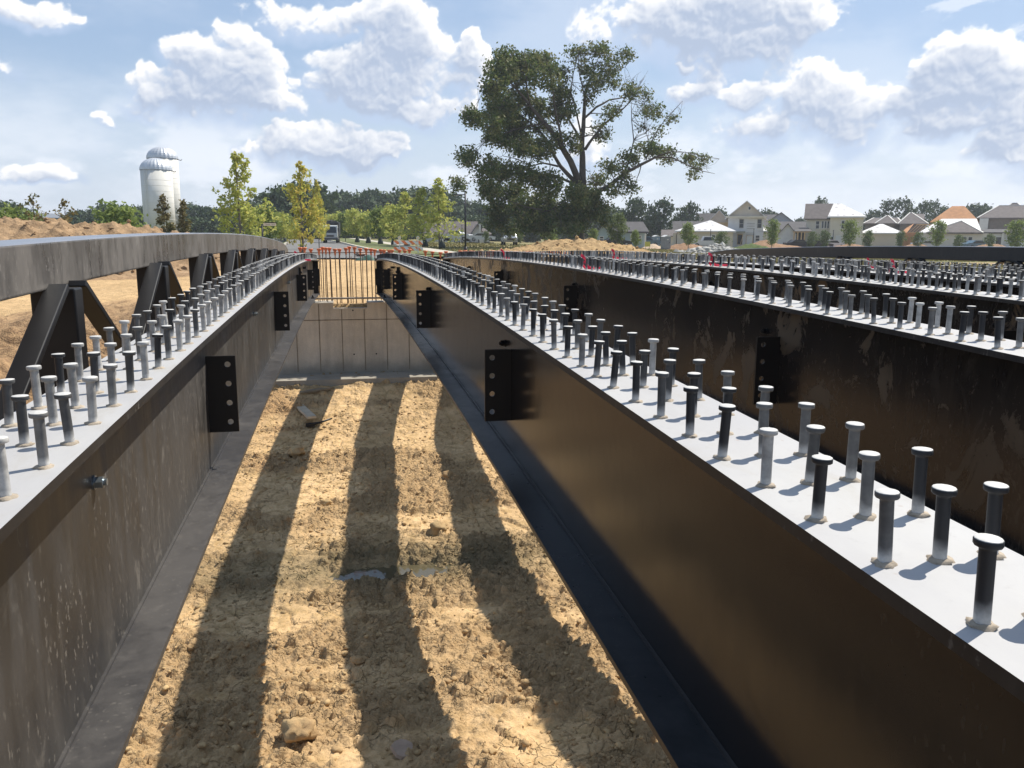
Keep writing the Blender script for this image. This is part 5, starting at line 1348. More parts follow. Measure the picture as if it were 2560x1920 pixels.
# silt fence before it
a = MB(); p0 = at(1060, 607, 138); p1 = at(1235, 608, 138)
for i in range(14):
    x = p0[0]+(p1[0]-p0[0])*i/14; x2 = p0[0]+(p1[0]-p0[0])*(i+1)/14; a.box(x, x2, 138-.01+.1*(i % 2), 138.02+.1*(i % 2), -2.3, -1.62-.08*(i % 3)); a.box(x-.03, x+.03, 137.9, 137.96, -2.3, -1.4)
setup(a.build('silt_fence', mat('black_fabric', (.02, .02, .022), .8)), 'low black silt fence in front of the white farmhouse', 'fence')
# blue cottage
h = House('pale blue cottage with dark hip roof right of the oak trunk', 1484, 132, 608)
b = h.wall(1490, 1524, 586, 8, M_BLU); h.gable(b, 563, M_SHD, 'y', wallm=M_BLU)
b = h.wall(1524, 1616, 581, 9, M_BLU, 2.5); h.hip(b, 555, M_SHD, 1527, 1610)
h.win(1500, 1508, 592, 602); h.win(1596, 1603, 590, 602, 2.5)
a = MB(); [a.box(h.X(u), h.X(u)+.25, 1., 1.25, -1, h.Z(584)) for u in (1526, 1576, 1612)]; a.build('porch_post', M_TRIM, h.T)
# cottage far centre
h = House('dark slate roofed house behind the white membrane roof garage', 1683, 178, 606)
b = h.wall(1683, 1765, 580, 12, M_CRM); h.gable(b, 554, M_SHD, 'x'); b = h.wall(1742, 1792, 560, 9, M_CRM, 13); h.gable(b, 531, M_SHD, 'x')
b = h.wall(1706, 1740, 556, 7, M_CRM, 14); h.gable(b, 547, M_SHB, 'x')
h = House('low cottage with two small pale roofs beside the portable toilets', 1655, 170, 606)
b = h.wall(1657, 1686, 590, 8, M_CRM); h.gable(b, 576, M_SHB, 'x'); h.win(1664, 1668, 594, 602)
# framed gable behind + garage with white membrane
h = House('unfinished house with raw wood gable left of the tall gabled house', 1765, 170, 606)
b = h.wall(1768, 1822, 556, 9, M_LUM); h.gable(b, 526, M_MEM, 'y', wallm=mat('gable_board', (.55, .46, .38), .8, var=.15, scale=1.))
h = House('garage with a white membrane hip roof and beige wall', 1690, 152, 614)
b = h.wall(1692, 1832, 579, 11, mat('beige_wall', (.58, .52, .42), .85, var=.06)); h.hip(b, 552, M_MEM, 1773, 1778)
h.win(1779, 1787, 588, 603); h.wall(1681, 1690, 583, 8, M_CRM, 1.)
# tall gabled house
h = House('tall grey two storey house with a cream front gable and gable vent', 1818, 155, 615)
b = h.wall(1818, 1907, 541, 14, M_GRYW); h.gable(b, 504, M_MEM, 'y', ov=.7, wallm=mat('gable_stucco', (.60, .53, .45), .85, var=.12, scale=.6))
MB().box(b[0]-.5, b[1]+.5, -.75, -.02, b[4]-.25, b[4]+.05).build('cornice', M_CRM, h.T)
h.win(1847, 1856, 549, 569, trim=mat('window_trim_grey', (.33, .32, .30), .7)); h.win(1892, 1901, 549, 569, trim=bpy.data.materials['window_trim_grey']); h.win(1867, 1872, 517, 524, sash=False)
h.win(1844, 1855, 587, 610, 0, False, True, fill=M_DKIN, trim=M_LUM); h.win(1889, 1898, 589, 602); h.win(1866, 1881, 590, 612, 0, False, trim=M_LUM, fill=M_TRIM)
a = MB(); a.box(h.X(1840), h.X(1862), -1.2, 0, h.Z(582), h.Z(578)); a.build('door_hood', mat('hood', (.28, .27, .22), .8), h.T)
a = MB(); [a.box(h.X(1865), h.X(1885), -.02-.05, -.01, h.Z(v), h.Z(v)+.10) for v in (560, 566, 572, 583, 587)]; a.build('batten', mat('batten', (.3, .29, .27), .8), h.T)
b = h.wall(1900, 1924, 579, 8, M_CRM, .5); h.hip(b, 568, M_MEM, 1901, 1904)
MB().bar((h.X(1850), -1.5, 0), (h.X(1856), -.1, h.Z(590)), .12, .06).build('plank_prop', M_LUM, h.T)
# grey gable & long slate roof
h = House('long house with slate grey roof and pale grey gable right of the tall gabled house', 1905, 176, 612)
b = h.wall(1908, 2020, 575, 11, M_CRM); h.gable(b, 555, M_SHD, 'x'); b = h.wall(1916, 1982, 553, 9, mat('pale_grey_gable', (.42, .43, .44), .8), 12); h.gable(b, 529, M_SHD, 'y', wallm=bpy.data.materials['pale_grey_gable'])
b = h.wall(1904, 1940, 552, 8, M_CRM, 13.5); h.gable(b, 534, M_SHD, 'x')
h = House('low wing with pale wall and sloping slate roof beside the framed porch', 1938, 150, 614)
b = h.wall(1945, 1990, 586, 8, M_GRYW); h.gable(b, 560, M_SHD, 'y', wallm=M_GRYW)
# corner house
h = House('two storey cream corner house with grey gable roof and white membrane hip roof', 2012, 148, 616)
b = h.wall(2012, 2072, 545, 9, M_CRM, 2.); h.gable(b, 509, M_SHB, 'x', wallm=mat('board_gable', (.50, .42, .32), .8, var=.1))
b = h.wall(2072, 2155, 543, 12, M_CRM); h.hip(b, 509, M_MEM, 2078, 2098)
h.win(2037, 2045, 553, 571, 1.98); h.win(2101, 2108, 552, 571); h.win(2075.5, 2083, 592, 614, -.02, True, True)
for u in (2052, 2059, 2066): h.win(u, u+4, 553, 570, 1.98, False)
a = MB(); [a.box(h.X(u), h.X(u)+.22, -2.5, -2.28, -1, h.Z(580)) for u in (1984, 1993, 2002, 2010)]; a.box(h.X(1982), h.X(2030), -2.6, -2.2, h.Z(581), h.Z(578)); a.build('porch_post', M_LUM, h.T)
a = MB(); x0, x1 = h.X(1984), h.X(2030); a.add([(x0, -2.7, h.Z(579)), (x1, -2.7, h.Z(579)), (x1-.8, 2, h.Z(570)), (x0+.8, 2, h.Z(570)), (x0, -2.7, h.Z(578)), (x1, -2.7, h.Z(578)), (x1-.8, 2, h.Z(569)), (x0+.8, 2, h.Z(569))], [(0,1,2,3),(4,5,6,7),(0,1,5,4),(1,2,6,5),(2,3,7,6),(3,0,4,7)]); a.build('porch_roof', M_SHD, h.T)
h.wall(1984, 2012, 580, 5, M_DKIN, 1.5); h.win(2090, 2102, 590, 612, 0, False, True, fill=M_WHT)
# low membrane house
h = House('single storey beige house with low white membrane roof right of the corner house', 2150, 150, 616)
b = h.wall(2152, 2252, 584, 11, mat('beige_render', (.60, .53, .44), .85, var=.04)); h.hip(b, 561, M_MEM, 2196, 2204)
# slate houses behind
h = House('wide house with several brown hip roofs behind the low membrane roof', 2160, 185, 612)
b = h.wall(2160, 2250, 560, 12, M_BRK); h.hip(b, 545, M_SHB, 2180, 2240, ridge=M_TRIM)
b = h.wall(2190, 2232, 560, 7, M_BRK, -2); h.hip(b, 540, M_SHB, 2212, 2215, ridge=M_TRIM); b = h.wall(2246, 2310, 561, 10, M_BRK, -3); h.hip(b, 533, M_SHB, 2270, 2274, ridge=M_TRIM)
b = h.wall(2270, 2306, 546, 8, M_BRK, 10); h.gable(b, 534, M_SHB, 'x')
# orange sheathed roof + open trusses
h = House('tall unfinished roof of orange sheathing boards behind the white membrane roof', 2325, 172, 612)
b = h.wall(2328, 2436, 556, 13, M_OSB, 0); h.hip(b, 516, M_OSB, 2372, 2404, ov=.6)
h = House('orange roof deck with open pale trusses between two membrane roofs', 2250, 160, 614)
b = h.wall(2256, 2306, 582, 8, M_OSB); a = MB()
xa, xb = h.X(2250), h.X(2312); z0_, z1_ = h.Z(581), h.Z(561)
a.add([(xa, 3, z0_), (xa+1, 9, z1_-.6), (xb-2.4, 9, z1_+.3), (xb-3.6, 3, z0_), (xa, 3, z0_-.12), (xb-3.6, 3, z0_-.12)], [(0, 1, 2, 3), (0, 3, 5, 4)]); a.build('roof', M_OSB, h.T)
for k in range(7):
    a = MB(); x = h.X(2270)+k*.62; a.bar((x, 2.9, z0_), (x+1.6, 2.9, z1_), .12, .12); a.build('rafter', M_LUM, h.T)
a = MB(); a.bar((h.X(2268), 2.8, z0_), (h.X(2268)+4.5, 2.8, z0_+.1), .12, .12); a.bar((h.X(2268)+1.5, 2.8, z1_), (h.X(2268)+6, 2.8, z1_), .12, .12); a.build('truss_chord', M_LUM, h.T)
# right long house with membrane + dark hip
h = House('long pale house with white membrane roof, brown hip roof in front and patio doors', 2300, 142, 616)
b = h.wall(2296, 2470, 583, 10, mat('warm_wall', (.68, .61, .52), .85, var=.05)); 
b1 = h.wall(2300, 2452, 583, 12, M_CRM, 10.); h.hip(b1, 546, M_MEM, 2350, 2444)
b2 = (h.X(2322), h.X(2448), 0, 10, b[4]); h.hip(b2, 554, M_SHB, 2398, 2402, ridge=M_TRIM)
h.win(2279+22, 2288+22, 595, 612); h.win(2421, 2430, 593, 612, 0, False, True, fill=M_DKIN)
b = h.wall(2470, 2508, 584, 9, M_WHT, .4); h.win(2406, 2416, 593, 608); h.win(2460, 2468, 593, 606); h.win(2490, 2503, 593, 612, .4, False)
b = h.wall(2508, 2620, 583, 10, M_GRYW, .6); h.hip((b[0]-8, b[1], b[2], b[3], b[4]), 574, M_SHD, 2470, 2600)
MB().box(h.X(2504), h.X(2509), .0, .4, -1, b[4]).build('pillar', M_TRIM, h.T)
# brick house far right
h = House('two storey grey brick house with brown hip roof at the right edge', 2440, 160, 612)
b = h.wall(2444, 2640, 546, 13, M_BRK); h.hip(b, 515, M_SHB, 2488, 2600, ridge=M_TRIM)
h.wall(2444, 2466, 546, .5, M_GRYW, -.6); b = h.wall(2500, 2560, 530, 6, M_BRK, 9); h.hip(b, 507, M_SHB, 2522, 2536, ridge=M_TRIM)
h.win(2527, 2536, 553, 570)
# slatted pale roof behind the berm at the far left
h = House('house with a ribbed pale brown roof showing above the berm at the left edge', -40, 90, 560)
b = h.wall(-40, 20, 552, 8, M_CRM); h.gable(b, 531, M_SHB, 'x')
h = House('distant grey roof showing above the middle of the berm', 100, 150, 560)
b = h.wall(105, 150, 546, 8, M_GRYW); h.gable(b, 537, mat('blue_grey_roof', (.20, .22, .25), .8), 'x')

# ------------------------------------------------------------------ vehicles
M_CWHT = mat('white_car_paint', (.62, .62, .62), .25, 0, var=.03); M_CSIL = mat('silver_car_paint', (.42, .44, .48), .25, .4, var=.03); M_TYRE = mat('tyre', (.02, .02, .02), .9)
M_RIM = mat('wheel_rim', (.4, .4, .42), .3, .9); M_LAMP = mat('headlight_glass', (.75, .75, .72), .1, 0, var=.02); M_CBLK = mat('black_truck_body', (.02, .02, .024), .5); M_GRILLE = mat('grille', (.10, .10, .11), .35, .5)
M_CBLU = mat('blue_car_paint', (.10, .17, .22), .25, 0, var=.03)
def wheels(T, xs, ys, r, w):
    for x in xs:
        for y in ys:
            wh = MB().tube([(x-w/2, y, r), (x+w/2, y, r)], r, 16).build('wheel', M_TYRE, T)
            sx = 1 if x > 0 else -1
            MB().tube([(x+sx*(w/2+.002), y, r), (x+sx*(w/2+.02), y, r)], r*.55, 12).build('rim', M_RIM, wh)
def pickup(x, y, z, rz, m, label, s=1., group=None):
    """front faces -y at rz = 0"""
    T = empty('pickup_truck', (x, y, z), rz, label, 'pickup', group); T.scale = (s, s, s)
    a = MB(); W = .96
    # body side profile (y, z) extruded in x
    def ext(pr, w, mm, nm, par=T, w2=None, bev=.05):
        n = len(pr); vs = [(-w, p[0], p[1]) for p in pr]+[(w, p[0], p[1]) for p in pr]
        return MB().add(vs, [tuple(range(n)), tuple(range(2*n-1, n-1, -1))]+[(i, (i+1) % n, n+(i+1) % n, n+i) for i in range(n)]).build(nm, mm, par, bevel=bev)
    ext([(-2.75, .5), (-2.8, .95), (-2.65, 1.12), (-1.45, 1.18), (2.8, 1.15), (2.82, .55)], W, m, 'body')
    cabv = [(-1.5, 1.16), (-.75, 1.85), (.7, 1.88), (1.0, 1.16)]
    n = 4; vs = [(-W+.02 if k % 3 == 0 else -W+.20, p[0], p[1]) for k, p in enumerate(cabv)]+[(W-.02 if k % 3 == 0 else W-.20, p[0], p[1]) for k, p in enumerate(cabv)]
    cab = MB().add(vs, [(0,1,2,3), (7,6,5,4), (0,4,5,1), (1,5,6,2), (2,6,7,3), (3,7,4,0)]).build('cab', m, T, bevel=.04)
    MB().add([(-.74, -1.42, 1.22), (.74, -1.42, 1.22), (.64, -.82, 1.80), (-.64, -.82, 1.80)], [(0, 1, 2, 3)]).build('windscreen', M_GL, T)
    for sgn in (-1, 1):
        MB().add([(sgn*.965, -1.3, 1.2), (sgn*.965, .85, 1.2), (sgn*.80, .62, 1.78), (sgn*.80, -.75, 1.78)], [(0, 1, 2, 3)]).build('side_window', M_GL, T)
        MB().box(sgn*.72-.16, sgn*.72+.16, -2.84, -2.74, .82, 1.02).build('headlight', M_LAMP, T)
        MB().box(min(sgn*1.0, sgn*1.2), max(sgn*1.0, sgn*1.2), -1.25, -1.15, 1.2, 1.42).build('mirror', M_CBLK, T)
    MB().box(-.52, .52, -2.85, -2.75, .72, 1.04).build('grille', M_GRILLE, T)
    MB().box(-.95, .95, -2.92, -2.7, .45, .68).build('bumper', M_RIM, T)
    wheels(T, (-.85, .85), (-1.85, 1.85), .38, .26)
    return T
p = at(1273, 612, 118); pickup(p[0], 118, cheap_h(p[0], 118)+.0, radians(-6), M_CSIL, 'silver pickup truck facing the bridge on the dry grass left of the dirt mound', 1.0)
p = at(1768, 610, 134); pickup(p[0], 134, cheap_h(p[0], 134)+.3, radians(75), M_CWHT, 'white pickup parked behind the concrete rubble pile', 1.)
p = at(1140, 606, 143); pickup(p[0], 143, cheap_h(p[0], 143)+.2, radians(60), M_CWHT, 'small white pickup parked in front of the farmhouse', 1.)
p = at(1612, 608, 136); pickup(p[0], 136, cheap_h(p[0], 136)+.3, radians(80), M_CBLU, 'blue pickup parked right of the blue cottage', .9)
def car(x, y, z, rz, m, label, group=None):
    T = empty('car', (x, y, z), rz, label, 'car', group)
    pr = [(-2.2, .35), (-2.25, .7), (-1.2, .85), (-.6, 1.35), (.8, 1.38), (1.5, .95), (2.2, .9), (2.2, .35)]; w = .88; n = len(pr)
    MB().add([(-w, a, b) for a, b in pr]+[(w, a, b) for a, b in pr], [tuple(range(n)), tuple(range(2*n-1, n-1, -1))]+[(i, (i+1) % n, n+(i+1) % n, n+i) for i in range(n)]).build('body', m, T, bevel=.06)
    MB().add([(-.74, -1.16, .9), (.74, -1.16, .9), (.66, -.66, 1.3), (-.66, -.66, 1.3)], [(0, 1, 2, 3)]).build('windscreen', M_GL, T).location = (0, -.03, .02)
    for s_ in (-1, 1): MB().add([(s_*.885, -1.0, .9), (s_*.885, 1.3, .95), (s_*.885, .75, 1.3), (s_*.885, -.55, 1.3)], [(0, 1, 2, 3)]).build('side_window', M_GL, T)
    wheels(T, (-.78, .78), (-1.4, 1.4), .32, .2)
    return T
for u, D, m, rz, lab in [(1995, 128, M_CBLK, 85, 'dark blue car in front of the framed porch'), (2045, 127, M_CBLK, 88, 'black car in front of the corner house windows'), (2078, 129, M_CWHT, 92, 'white car beside the black door of the corner house'), (2312, 126, M_CSIL, 95, 'silver car right of the small soil heap'),
                      (2440, 127, M_CBLU, 90, 'blue car before the patio doors'), (1205, 141, M_CWHT, 80, 'white car at the right end of the farmhouse'), (1540, 124, M_CBLK, 88, 'black car in front of the blue cottage'), (668, 150, M_CWHT, 80, 'white car glimpsed between the left street trees')]:
    x = at(u, 610, D)[0]; car(x, D, cheap_h(x, D)+.3, radians(rz), m, lab)
def dump_truck(x, y, z, rz):
    T = empty('truck', (x, y, z), rz, 'white cab dump truck with black body driving towards the bridge on the road', 'truck')
    pr = [(-2.6, .55), (-2.68, 1.25), (-2.45, 2.35), (-2.2, 2.42), (-.95, 2.42), (-.95, .55)]; w = 1.0; n = len(pr)
    MB().add([(-w, a, b) for a, b in pr]+[(w, a, b) for a, b in pr], [tuple(range(n)), tuple(range(2*n-1, n-1, -1))]+[(i, (i+1) % n, n+(i+1) % n, n+i) for i in range(n)]).build('cab', M_CWHT, T, bevel=.06)
    MB().add([(-.88, -2.70, 1.38), (.88, -2.70, 1.38), (.80, -2.50, 2.20), (-.80, -2.50, 2.20)], [(0, 1, 2, 3)]).build('windscreen', M_GL, T)
    a = MB(); a.box(-1.12, 1.12, -.85, 3.4, .95, 2.85); a.box(-1.12, 1.12, -1.3, -.85, 2.62, 2.85); a.build('dump_body', M_CBLK, T, bevel=.04)
    a = MB(); a.box(-.9, .9, -.6, 3., 2.85, 2.95); rr = random.Random(2)
    for i in range(14): clod_mesh(a, (rr.uniform(-.6, .6), rr.uniform(-.6, 2.4), 2.98), rr.uniform(.15, .32), rr)
    a.build('load', mat('dark_load', (.06, .055, .05), .9), T)
    MB().box(-.5, .5, -2.73, -2.66, .85, 1.08).build('grille', M_GRILLE, T); MB().box(-1.05, 1.05, -2.78, -2.6, .42, .68).build('bumper', M_GRILLE, T)
    MB().box(-.9, .9, -.9, 3.2, .6, .9).build('chassis', M_CBLK, T)
    for s_ in (-1, 1):
        MB().box(s_*.78-.15, s_*.78+.15, -2.76, -2.66, .78, .98).build('headlight', M_LAMP, T)
        a = MB(); a.box(s_*1.16-.09, s_*1.16+.09, -2.65, -2.58, 1.55, 2.0); a.bar((s_*.98, -2.55, 1.95), (s_*1.16, -2.6, 1.9), .03, .03); a.build('mirror', M_CBLK, T)
    wheels(T, (-.88, .88), (-1.9, 1.9), .44, .28)
p = at(829, 607, 122); dump_truck(p[0], 122, -1.60, radians(-3))

# ------------------------------------------------------------------ street furniture
M_POLE = mat('black_pole', (.015, .015, .017), .5)
def lamp(x, y, z, H, label, arm=-1, name='street_lamp', group=None, r=.06, armlen=.9):
    T = empty(name, (x, y, z), 0, label, 'street lamp', group)
    a = MB(); a.cyl((0, 0), r*1.8, -.3, .45, 12); a.cyl((0, 0), r, .45, H, 12, r2=r*.85); a.cyl((0, 0), r*1.3, H, H+.06, 12); a.build('pole', M_POLE, T)
    if arm:
        a = MB(); a.box(min(0, arm*armlen), max(0, arm*armlen), -.05, .05, H-.30, H-.22); a.build('arm', M_POLE, T)
        a = MB(); a.box(arm*armlen-.28, arm*armlen+.28, -.14, .14, H-.34, H-.24); h_ = a.build('lamp_head', M_POLE, T, bevel=.02)
        MB().box(arm*armlen-.2, arm*armlen+.2, -.1, .1, H-.352, H-.341).build('lens', M_LAMP, h_)
    return T
D = 72; p = at(1163, 479, D); lamp(p[0], D, cheap_h(p[0], D), p[2]-cheap_h(p[0], D), 'black lamp post with a flat arm to the left, beside the big oak', -1, r=.085, armlen=.75)
D = 66; p = at(750, 532, D); lamp(p[0], D, -1.6, p[2]+1.6, 'black post standing inside the orange tinged tree', 0, r=.08)
for u, v, D, lab in [(1155, 563, 130, 'thin dark lamp post left of the tall lamp post'), (1777, 574, 136, 'thin dark post before the garage roof'), (1885, 573, 138, 'thin dark post before the gabled house'), (2084, 576, 132, 'thin dark post at the corner house door'), (1441, 560, 118, 'thin dark post left of the oak trunk'), (1290, 556, 128, 'thin dark post left of the oak')]:
    p = at(u, v, D); zb = cheap_h(p[0], D); lamp(p[0], D, zb, p[2]-zb, lab, 0, r=.07)
# street sign
D = 52; p = at(655, 560, D); T = empty('street_sign', (p[0], D, -1.7), 0, 'white street name sign hanging from a black post left of the road', 'street sign')
H = p[2]+1.7; MB().cyl((0, 0), .055, -.3, H, 12).build('post', M_POLE, T)
z1 = at(655, 556, D)[2]+1.7; a = MB(); a.box(.05, .86, -.02, .02, z1-.02, z1+.02); a.build('hanger', M_POLE, T)
zs = at(655, 557, D)[2]+1.7; bd = MB().box(.08, .80, -.012, .012, zs-.17, zs-.015).build('sign_board', mat('sign_white', (.62, .60, .52), .6, var=.05), T)
def text(body, size, loc, m, parent, rot=(pi/2, 0, 0), name='lettering'):
    c = bpy.data.curves.new(name, 'FONT'); c.body = body; c.size = size; c.extrude = .001; c.align_x = 'CENTER'; c.align_y = 'CENTER'
    o = bpy.data.objects.new(name, c); link(o, parent); o.location = loc; o.rotation_euler = rot; c.materials.append(m)
    dg = bpy.context.evaluated_depsgraph_get(); me = bpy.data.meshes.new_from_object(o.evaluated_get(dg)); bpy.data.objects.remove(o)
    o2 = bpy.data.objects.new(name, me); link(o2, parent); o2.location = loc; o2.rotation_euler = rot
    if not me.materials: me.materials.append(m)
    return o2
text('Theater  Park', .105, (.44, -.014, zs-.092), mat('sign_ink', (.08, .08, .07), .7), bd)
# barricade
D = 60; pl, pr_ = at(984, 605, D), at(1057, 605, D); xm = (pl[0]+pr_[0])/2; w = (pr_[0]-pl[0]); zb = cheap_h(xm, D)+.02
T = empty('barricade', (xm, D, zb), radians(-3), 'orange and white striped road barricade with two round lamps', 'barricade')
def stripes(name, x0, x1, z0, z1, par):
    g = newmat('barricade_stripes_'+name); s_ = g.sep(g.obj); f = g.math('FRACT', g.math('MULTIPLY', g.math('ADD', s_[0], s_[2]), 1.9)); c = g.mix(g.math('GREATER_THAN', f, .5), (.85, .22, .06, 1), (.78, .76, .72, 1))
    g.inp(g.b.inputs['Base Color'], c); g.b.inputs['Roughness'].default_value = .45
    return MB().box(x0, x1, -.03, .03, z0, z1).build('board', g.m, par)
zt1 = at(1020, 601.5, D)[2]-zb; zt2 = at(1020, 611, D)[2]-zb; zt3 = at(1020, 617.5, D)[2]-zb; zt4 = at(1020, 626.5, D)[2]-zb
stripes('a', -w/2, w/2, zt2, zt1, T); stripes('b', -w/2, w/2, zt4, zt3, T)
M_PVC = mat('white_plastic_post', (.7, .69, .66), .5)
for sx in (-.30, .33):
    x = sx*w; a = MB(); a.box(x-.035, x+.035, -.10, -.032, 0, zt1+.10); a.build('post', M_PVC, T)
    a = MB(); a.box(x-.04, x+.04, -.55, .65, -.02, .04); a.build('foot', M_PVC, T)
    l = MB().tube([(x, -.11, zt1+.2), (x, -.02, zt1+.2)], .12, 16).build('warning_lamp', M_PVC, T); MB().tube([(x, -.125, zt1+.2), (x, -.111, zt1+.2)], .085, 16).build('lens', mat('amber_lens', (.75, .6, .35), .2), l)
# portable toilets
def toilet(u, D, Wd, Hh, m, label):
    p = at(u, 620, D); z = cheap_h(p[0], D); T = empty('portable_toilet', (p[0], D, z), radians(8), label, 'portable toilet')
    MB().box(-Wd/2, Wd/2, -Wd/2, Wd/2, .12, Hh-.25).build('cabin', m, T, bevel=.03)
    MB().box(-Wd/2-.05, Wd/2+.05, -Wd/2-.05, Wd/2+.05, -.1, .12).build('skid', M_DK, T)
    MB().add([(-Wd/2-.05, -Wd/2-.05, Hh-.25), (Wd/2+.05, -Wd/2-.05, Hh-.25), (Wd/2+.05, Wd/2+.05, Hh-.25), (-Wd/2-.05, Wd/2+.05, Hh-.25), (0, -Wd/2-.05, Hh), (0, Wd/2+.05, Hh)], [(0,1,2,3),(0,1,4),(1,2,5,4),(2,3,5),(3,0,4,5)]).build('roof', mat('translucent_white_roof', (.62, .62, .60), .5), T)
    dr = MB().box(-Wd*.36, Wd*.36, -Wd/2-.03, -Wd/2-.001, .18, Hh-.4).build('door', m, T); MB().box(Wd*.24, Wd*.30, -Wd/2-.06, -Wd/2-.031, 1., 1.15).build('handle', M_DK, dr)
    MB().box(-.14, .14, -Wd/2-.036, -Wd/2-.031, Hh-.75, Hh-.62).build('plaque', M_TRIM, dr)
toilet(1664, 125, 1.15, 2.25, mat('grey_plastic', (.25, .26, .28), .5), 'grey portable toilet on the dry grass left of the reddish heap')
toilet(1639, 150, 1.15, 2.3, mat('blue_plastic', (.17, .24, .32), .5), 'blue grey portable toilet farther back, left of the grey one')
# yellow crate on a post
p = at(1619, 606, 122); z = cheap_h(p[0], 122); T = empty('yard_sign', (p[0], 122, z), 0, 'small yellow sign board on short legs left of the sand pile', 'sign')
MB().box(-.42, .42, -.03, .03, .4, 1.15).build('board', mat('yellow_board', (.55, .50, .08), .6, var=.2, scale=3), T)
for s_ in (-.3, .3): MB().box(s_-.03, s_+.03, -.02, .02, -.2, .4).build('leg', M_LUM, T)
# white wrapped stake, utility box, green tarp, watering bags
p = at(922, 617, 112); a = MB(); a.tube([(0, 0, 0), (0, 0, .9), (.0, 0, 1.3), (0, 0, 1.45)], [.30, .27, .16, .03], 10)
setup(a.build('wrapped_hydrant', mat('white_wrap', (.66, .66, .64), .7, var=.15, scale=3), None, (p[0], 112, -1.5)), 'hydrant wrapped in white cloth beside the right footpath', 'hydrant')
a = MB(); rr = random.Random(6); pts = []
N = 18; M_ = 8; vs = []
for i in range(N+1):
    for j in range(M_+1):
        x = -.6+1.2*i/N; y = -.4+.8*j/M_; e = (1-abs(2*i/N-1)**3)*(1-abs(2*j/M_-1)**2.5); vs.append((x, y, (.24)*e*(1+.35*sin(7*x+3*y)+.2*rr.random())-.03))
a.add(vs, [(i*(M_+1)+j, (i+1)*(M_+1)+j, (i+1)*(M_+1)+j+1, i*(M_+1)+j+1) for i in range(N) for j in range(M_)], 0, True)
p = at(914, 645, 50); setup(a.build('tarp', mat('green_tarp', (.02, .075, .055), .7, var=.4, scale=3), None, (p[0], 50, -1.66)), 'crumpled green tarp lying at the end of the road behind the rebars', 'tarp')
a = MB(); clod_mesh(a, (0, 0, 0), .5, random.Random(9), 0, 2, .6); p = at(902, 632, 56); setup(a.build('gravel_bag', mat('tan_bag', (.35, .25, .2), .8, var=.3, scale=4), None, (p[0], 56, -1.45)), 'brownish sack lying on the road above the green tarp', 'sack')
M_BAG = mat('dark_green_bag', (.018, .03, .026), .6, var=.3, scale=4)
def bag(x, y, z, s, lab, grp):
    a = MB(); a.tube([(0, 0, -.02), (0, 0, .15), (0, 0, .45), (0, 0, .75)], [.30, .32, .22, .05], 10); o = a.build('watering_bag', M_BAG, None, (x, y, z)); o.scale = (s, s, s); setup(o, lab, 'tree watering bag', grp)
for i, (u, D) in enumerate([(1097, 80), (1055, 86), (1010, 92), (978, 98), (945, 104), (915, 111), (888, 119)]):
    bag(at(u, 600, D)[0]+.28, D-.3, -1.5, 1.1, 'dark watering bag at the foot of a tree on the right verge', 'watering bags along the right verge')
for i in range(12):
    y = 60+i*6.2; x = float(np.interp(y, [53, 62, 90, 128, 180], [-4.6, -5.2, -6.2, -7.6, -11.2]))-1.2
    bag(x+.3, y, -1.5, 1.25, 'dark watering bag in the row left of the road', 'watering bags along the left verge')
# bollards: thin survey stakes by the berm
for i, (x, y, lab) in enumerate([(-3.9, 9.3, 'wooden survey stake in the rough dirt left of the bridge'), (-5.6, 12.5, 'second wooden survey stake, farther left of the bridge')]):
    setup(MB().box(-.012, .012, -.02, .02, -.3, .32).build('survey_stake', M_LUM, None, (x, y, float(gh(x, y)))), lab, 'stake')
x, y = -4.3, 10.6; a = MB(); a.add([(0, 0, 0), (.05, .02, .10), (.12, 0, .12), (.10, -.02, .02), (.03, -.04, -.02)], [(0, 1, 2, 3, 4)]); setup(a.build('marking_flag', M_TAPE, None, (x, y, float(gh(x, y))+.08)), 'scrap of red ribbon on the rough dirt left of the bridge', 'flag')

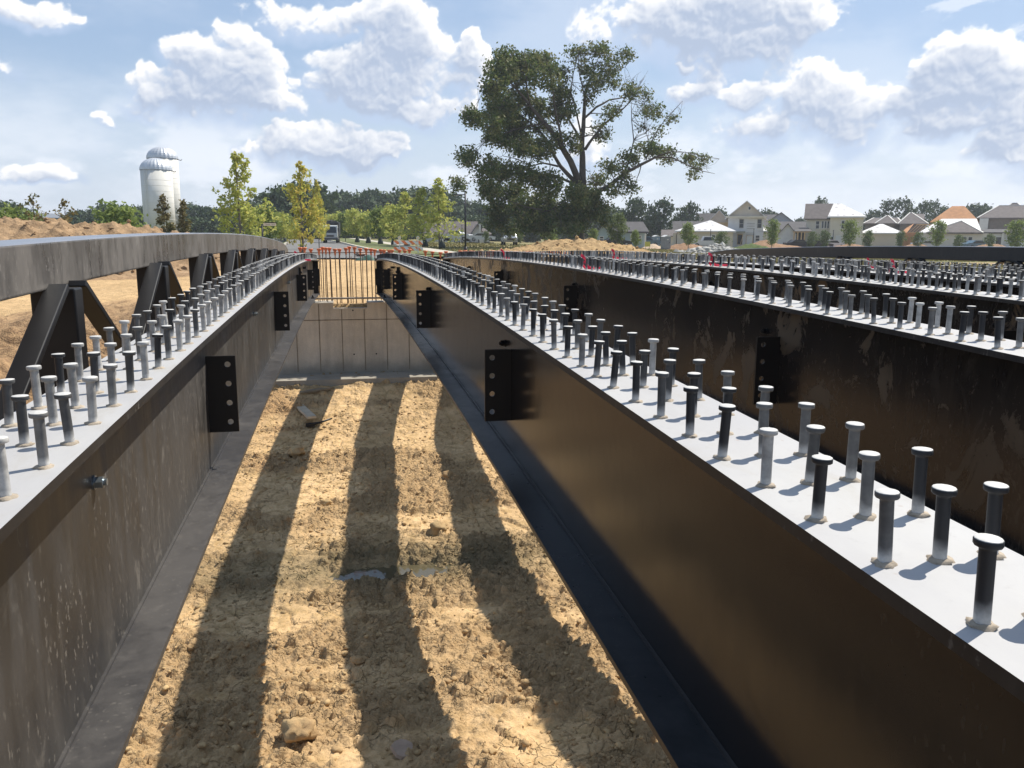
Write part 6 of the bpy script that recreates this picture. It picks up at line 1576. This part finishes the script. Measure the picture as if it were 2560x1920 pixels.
# green spoil hump with weeds, grass tufts
heap('weed_hump', 'low weed covered hump between rubble pile and reddish heap', 'weed patch', [cp(1850, 612, 112, 3), cp(1880, 606, 112, 3.4), cp(1905, 612, 112, 3)], 3., .3, soil('weeds', (.12, .16, .05), (.07, .10, .035)), rough=.35, seed=105, clod_sz=1.2)
def tufts():
    R = np.random.RandomState(9); N = 14000
    X = R.uniform(9, 62, N); Y = R.uniform(52, 135, N)
    X2 = R.uniform(9, 34, 4500); Y2 = R.uniform(22, 55, 4500); X = np.concatenate([X, X2]); Y = np.concatenate([Y, Y2]); N = len(X)
    Z = gh(X, Y); h = R.uniform(.05, .16, N); an = R.uniform(0, 6.28, N); w = R.uniform(.04, .16, N); ln = R.normal(0, .06, (N, 2))
    V = np.stack([np.stack([X-w*np.cos(an), Y-w*np.sin(an), Z-.02], -1), np.stack([X+w*np.cos(an), Y+w*np.sin(an), Z-.02], -1), np.stack([X+ln[:, 0]+w*.4*np.cos(an), Y+ln[:, 1]+w*.4*np.sin(an), Z+h], -1), np.stack([X+ln[:, 0]-w*.5*np.cos(an), Y+ln[:, 1], Z+h*.8], -1)], 1).reshape(-1, 3)
    o = mesh_np('grass_tufts', V, np.arange(N*4).reshape(N, 4), leaf_mat('dry_grass', (.16, .16, .05), (.34, .28, .12), None, .2)); setup(o, 'tufts of dry grass on the field', 'grass', None, 'stuff')
tufts()

# ------------------------------------------------------------------ haze
def haze():
    m = bpy.data.materials.new('haze'); m.use_nodes = True; nt = m.node_tree; nt.nodes.clear()
    v = nt.nodes.new('ShaderNodeVolumePrincipled'); v.inputs['Color'].default_value = (.86, .91, 1., 1); v.inputs['Density'].default_value = .0004; v.inputs['Anisotropy'].default_value = .35
    out = nt.nodes.new('ShaderNodeOutputMaterial'); nt.links.new(v.outputs[0], out.inputs[1])
    o = MB().box(-660, 660, -310, 630, -8, 32).build('haze', m); o['kind'] = 'stuff'
    m.volume_intersection_method = 'FAST' if hasattr(m, 'volume_intersection_method') else None
HAZE = True
if HAZE: haze()
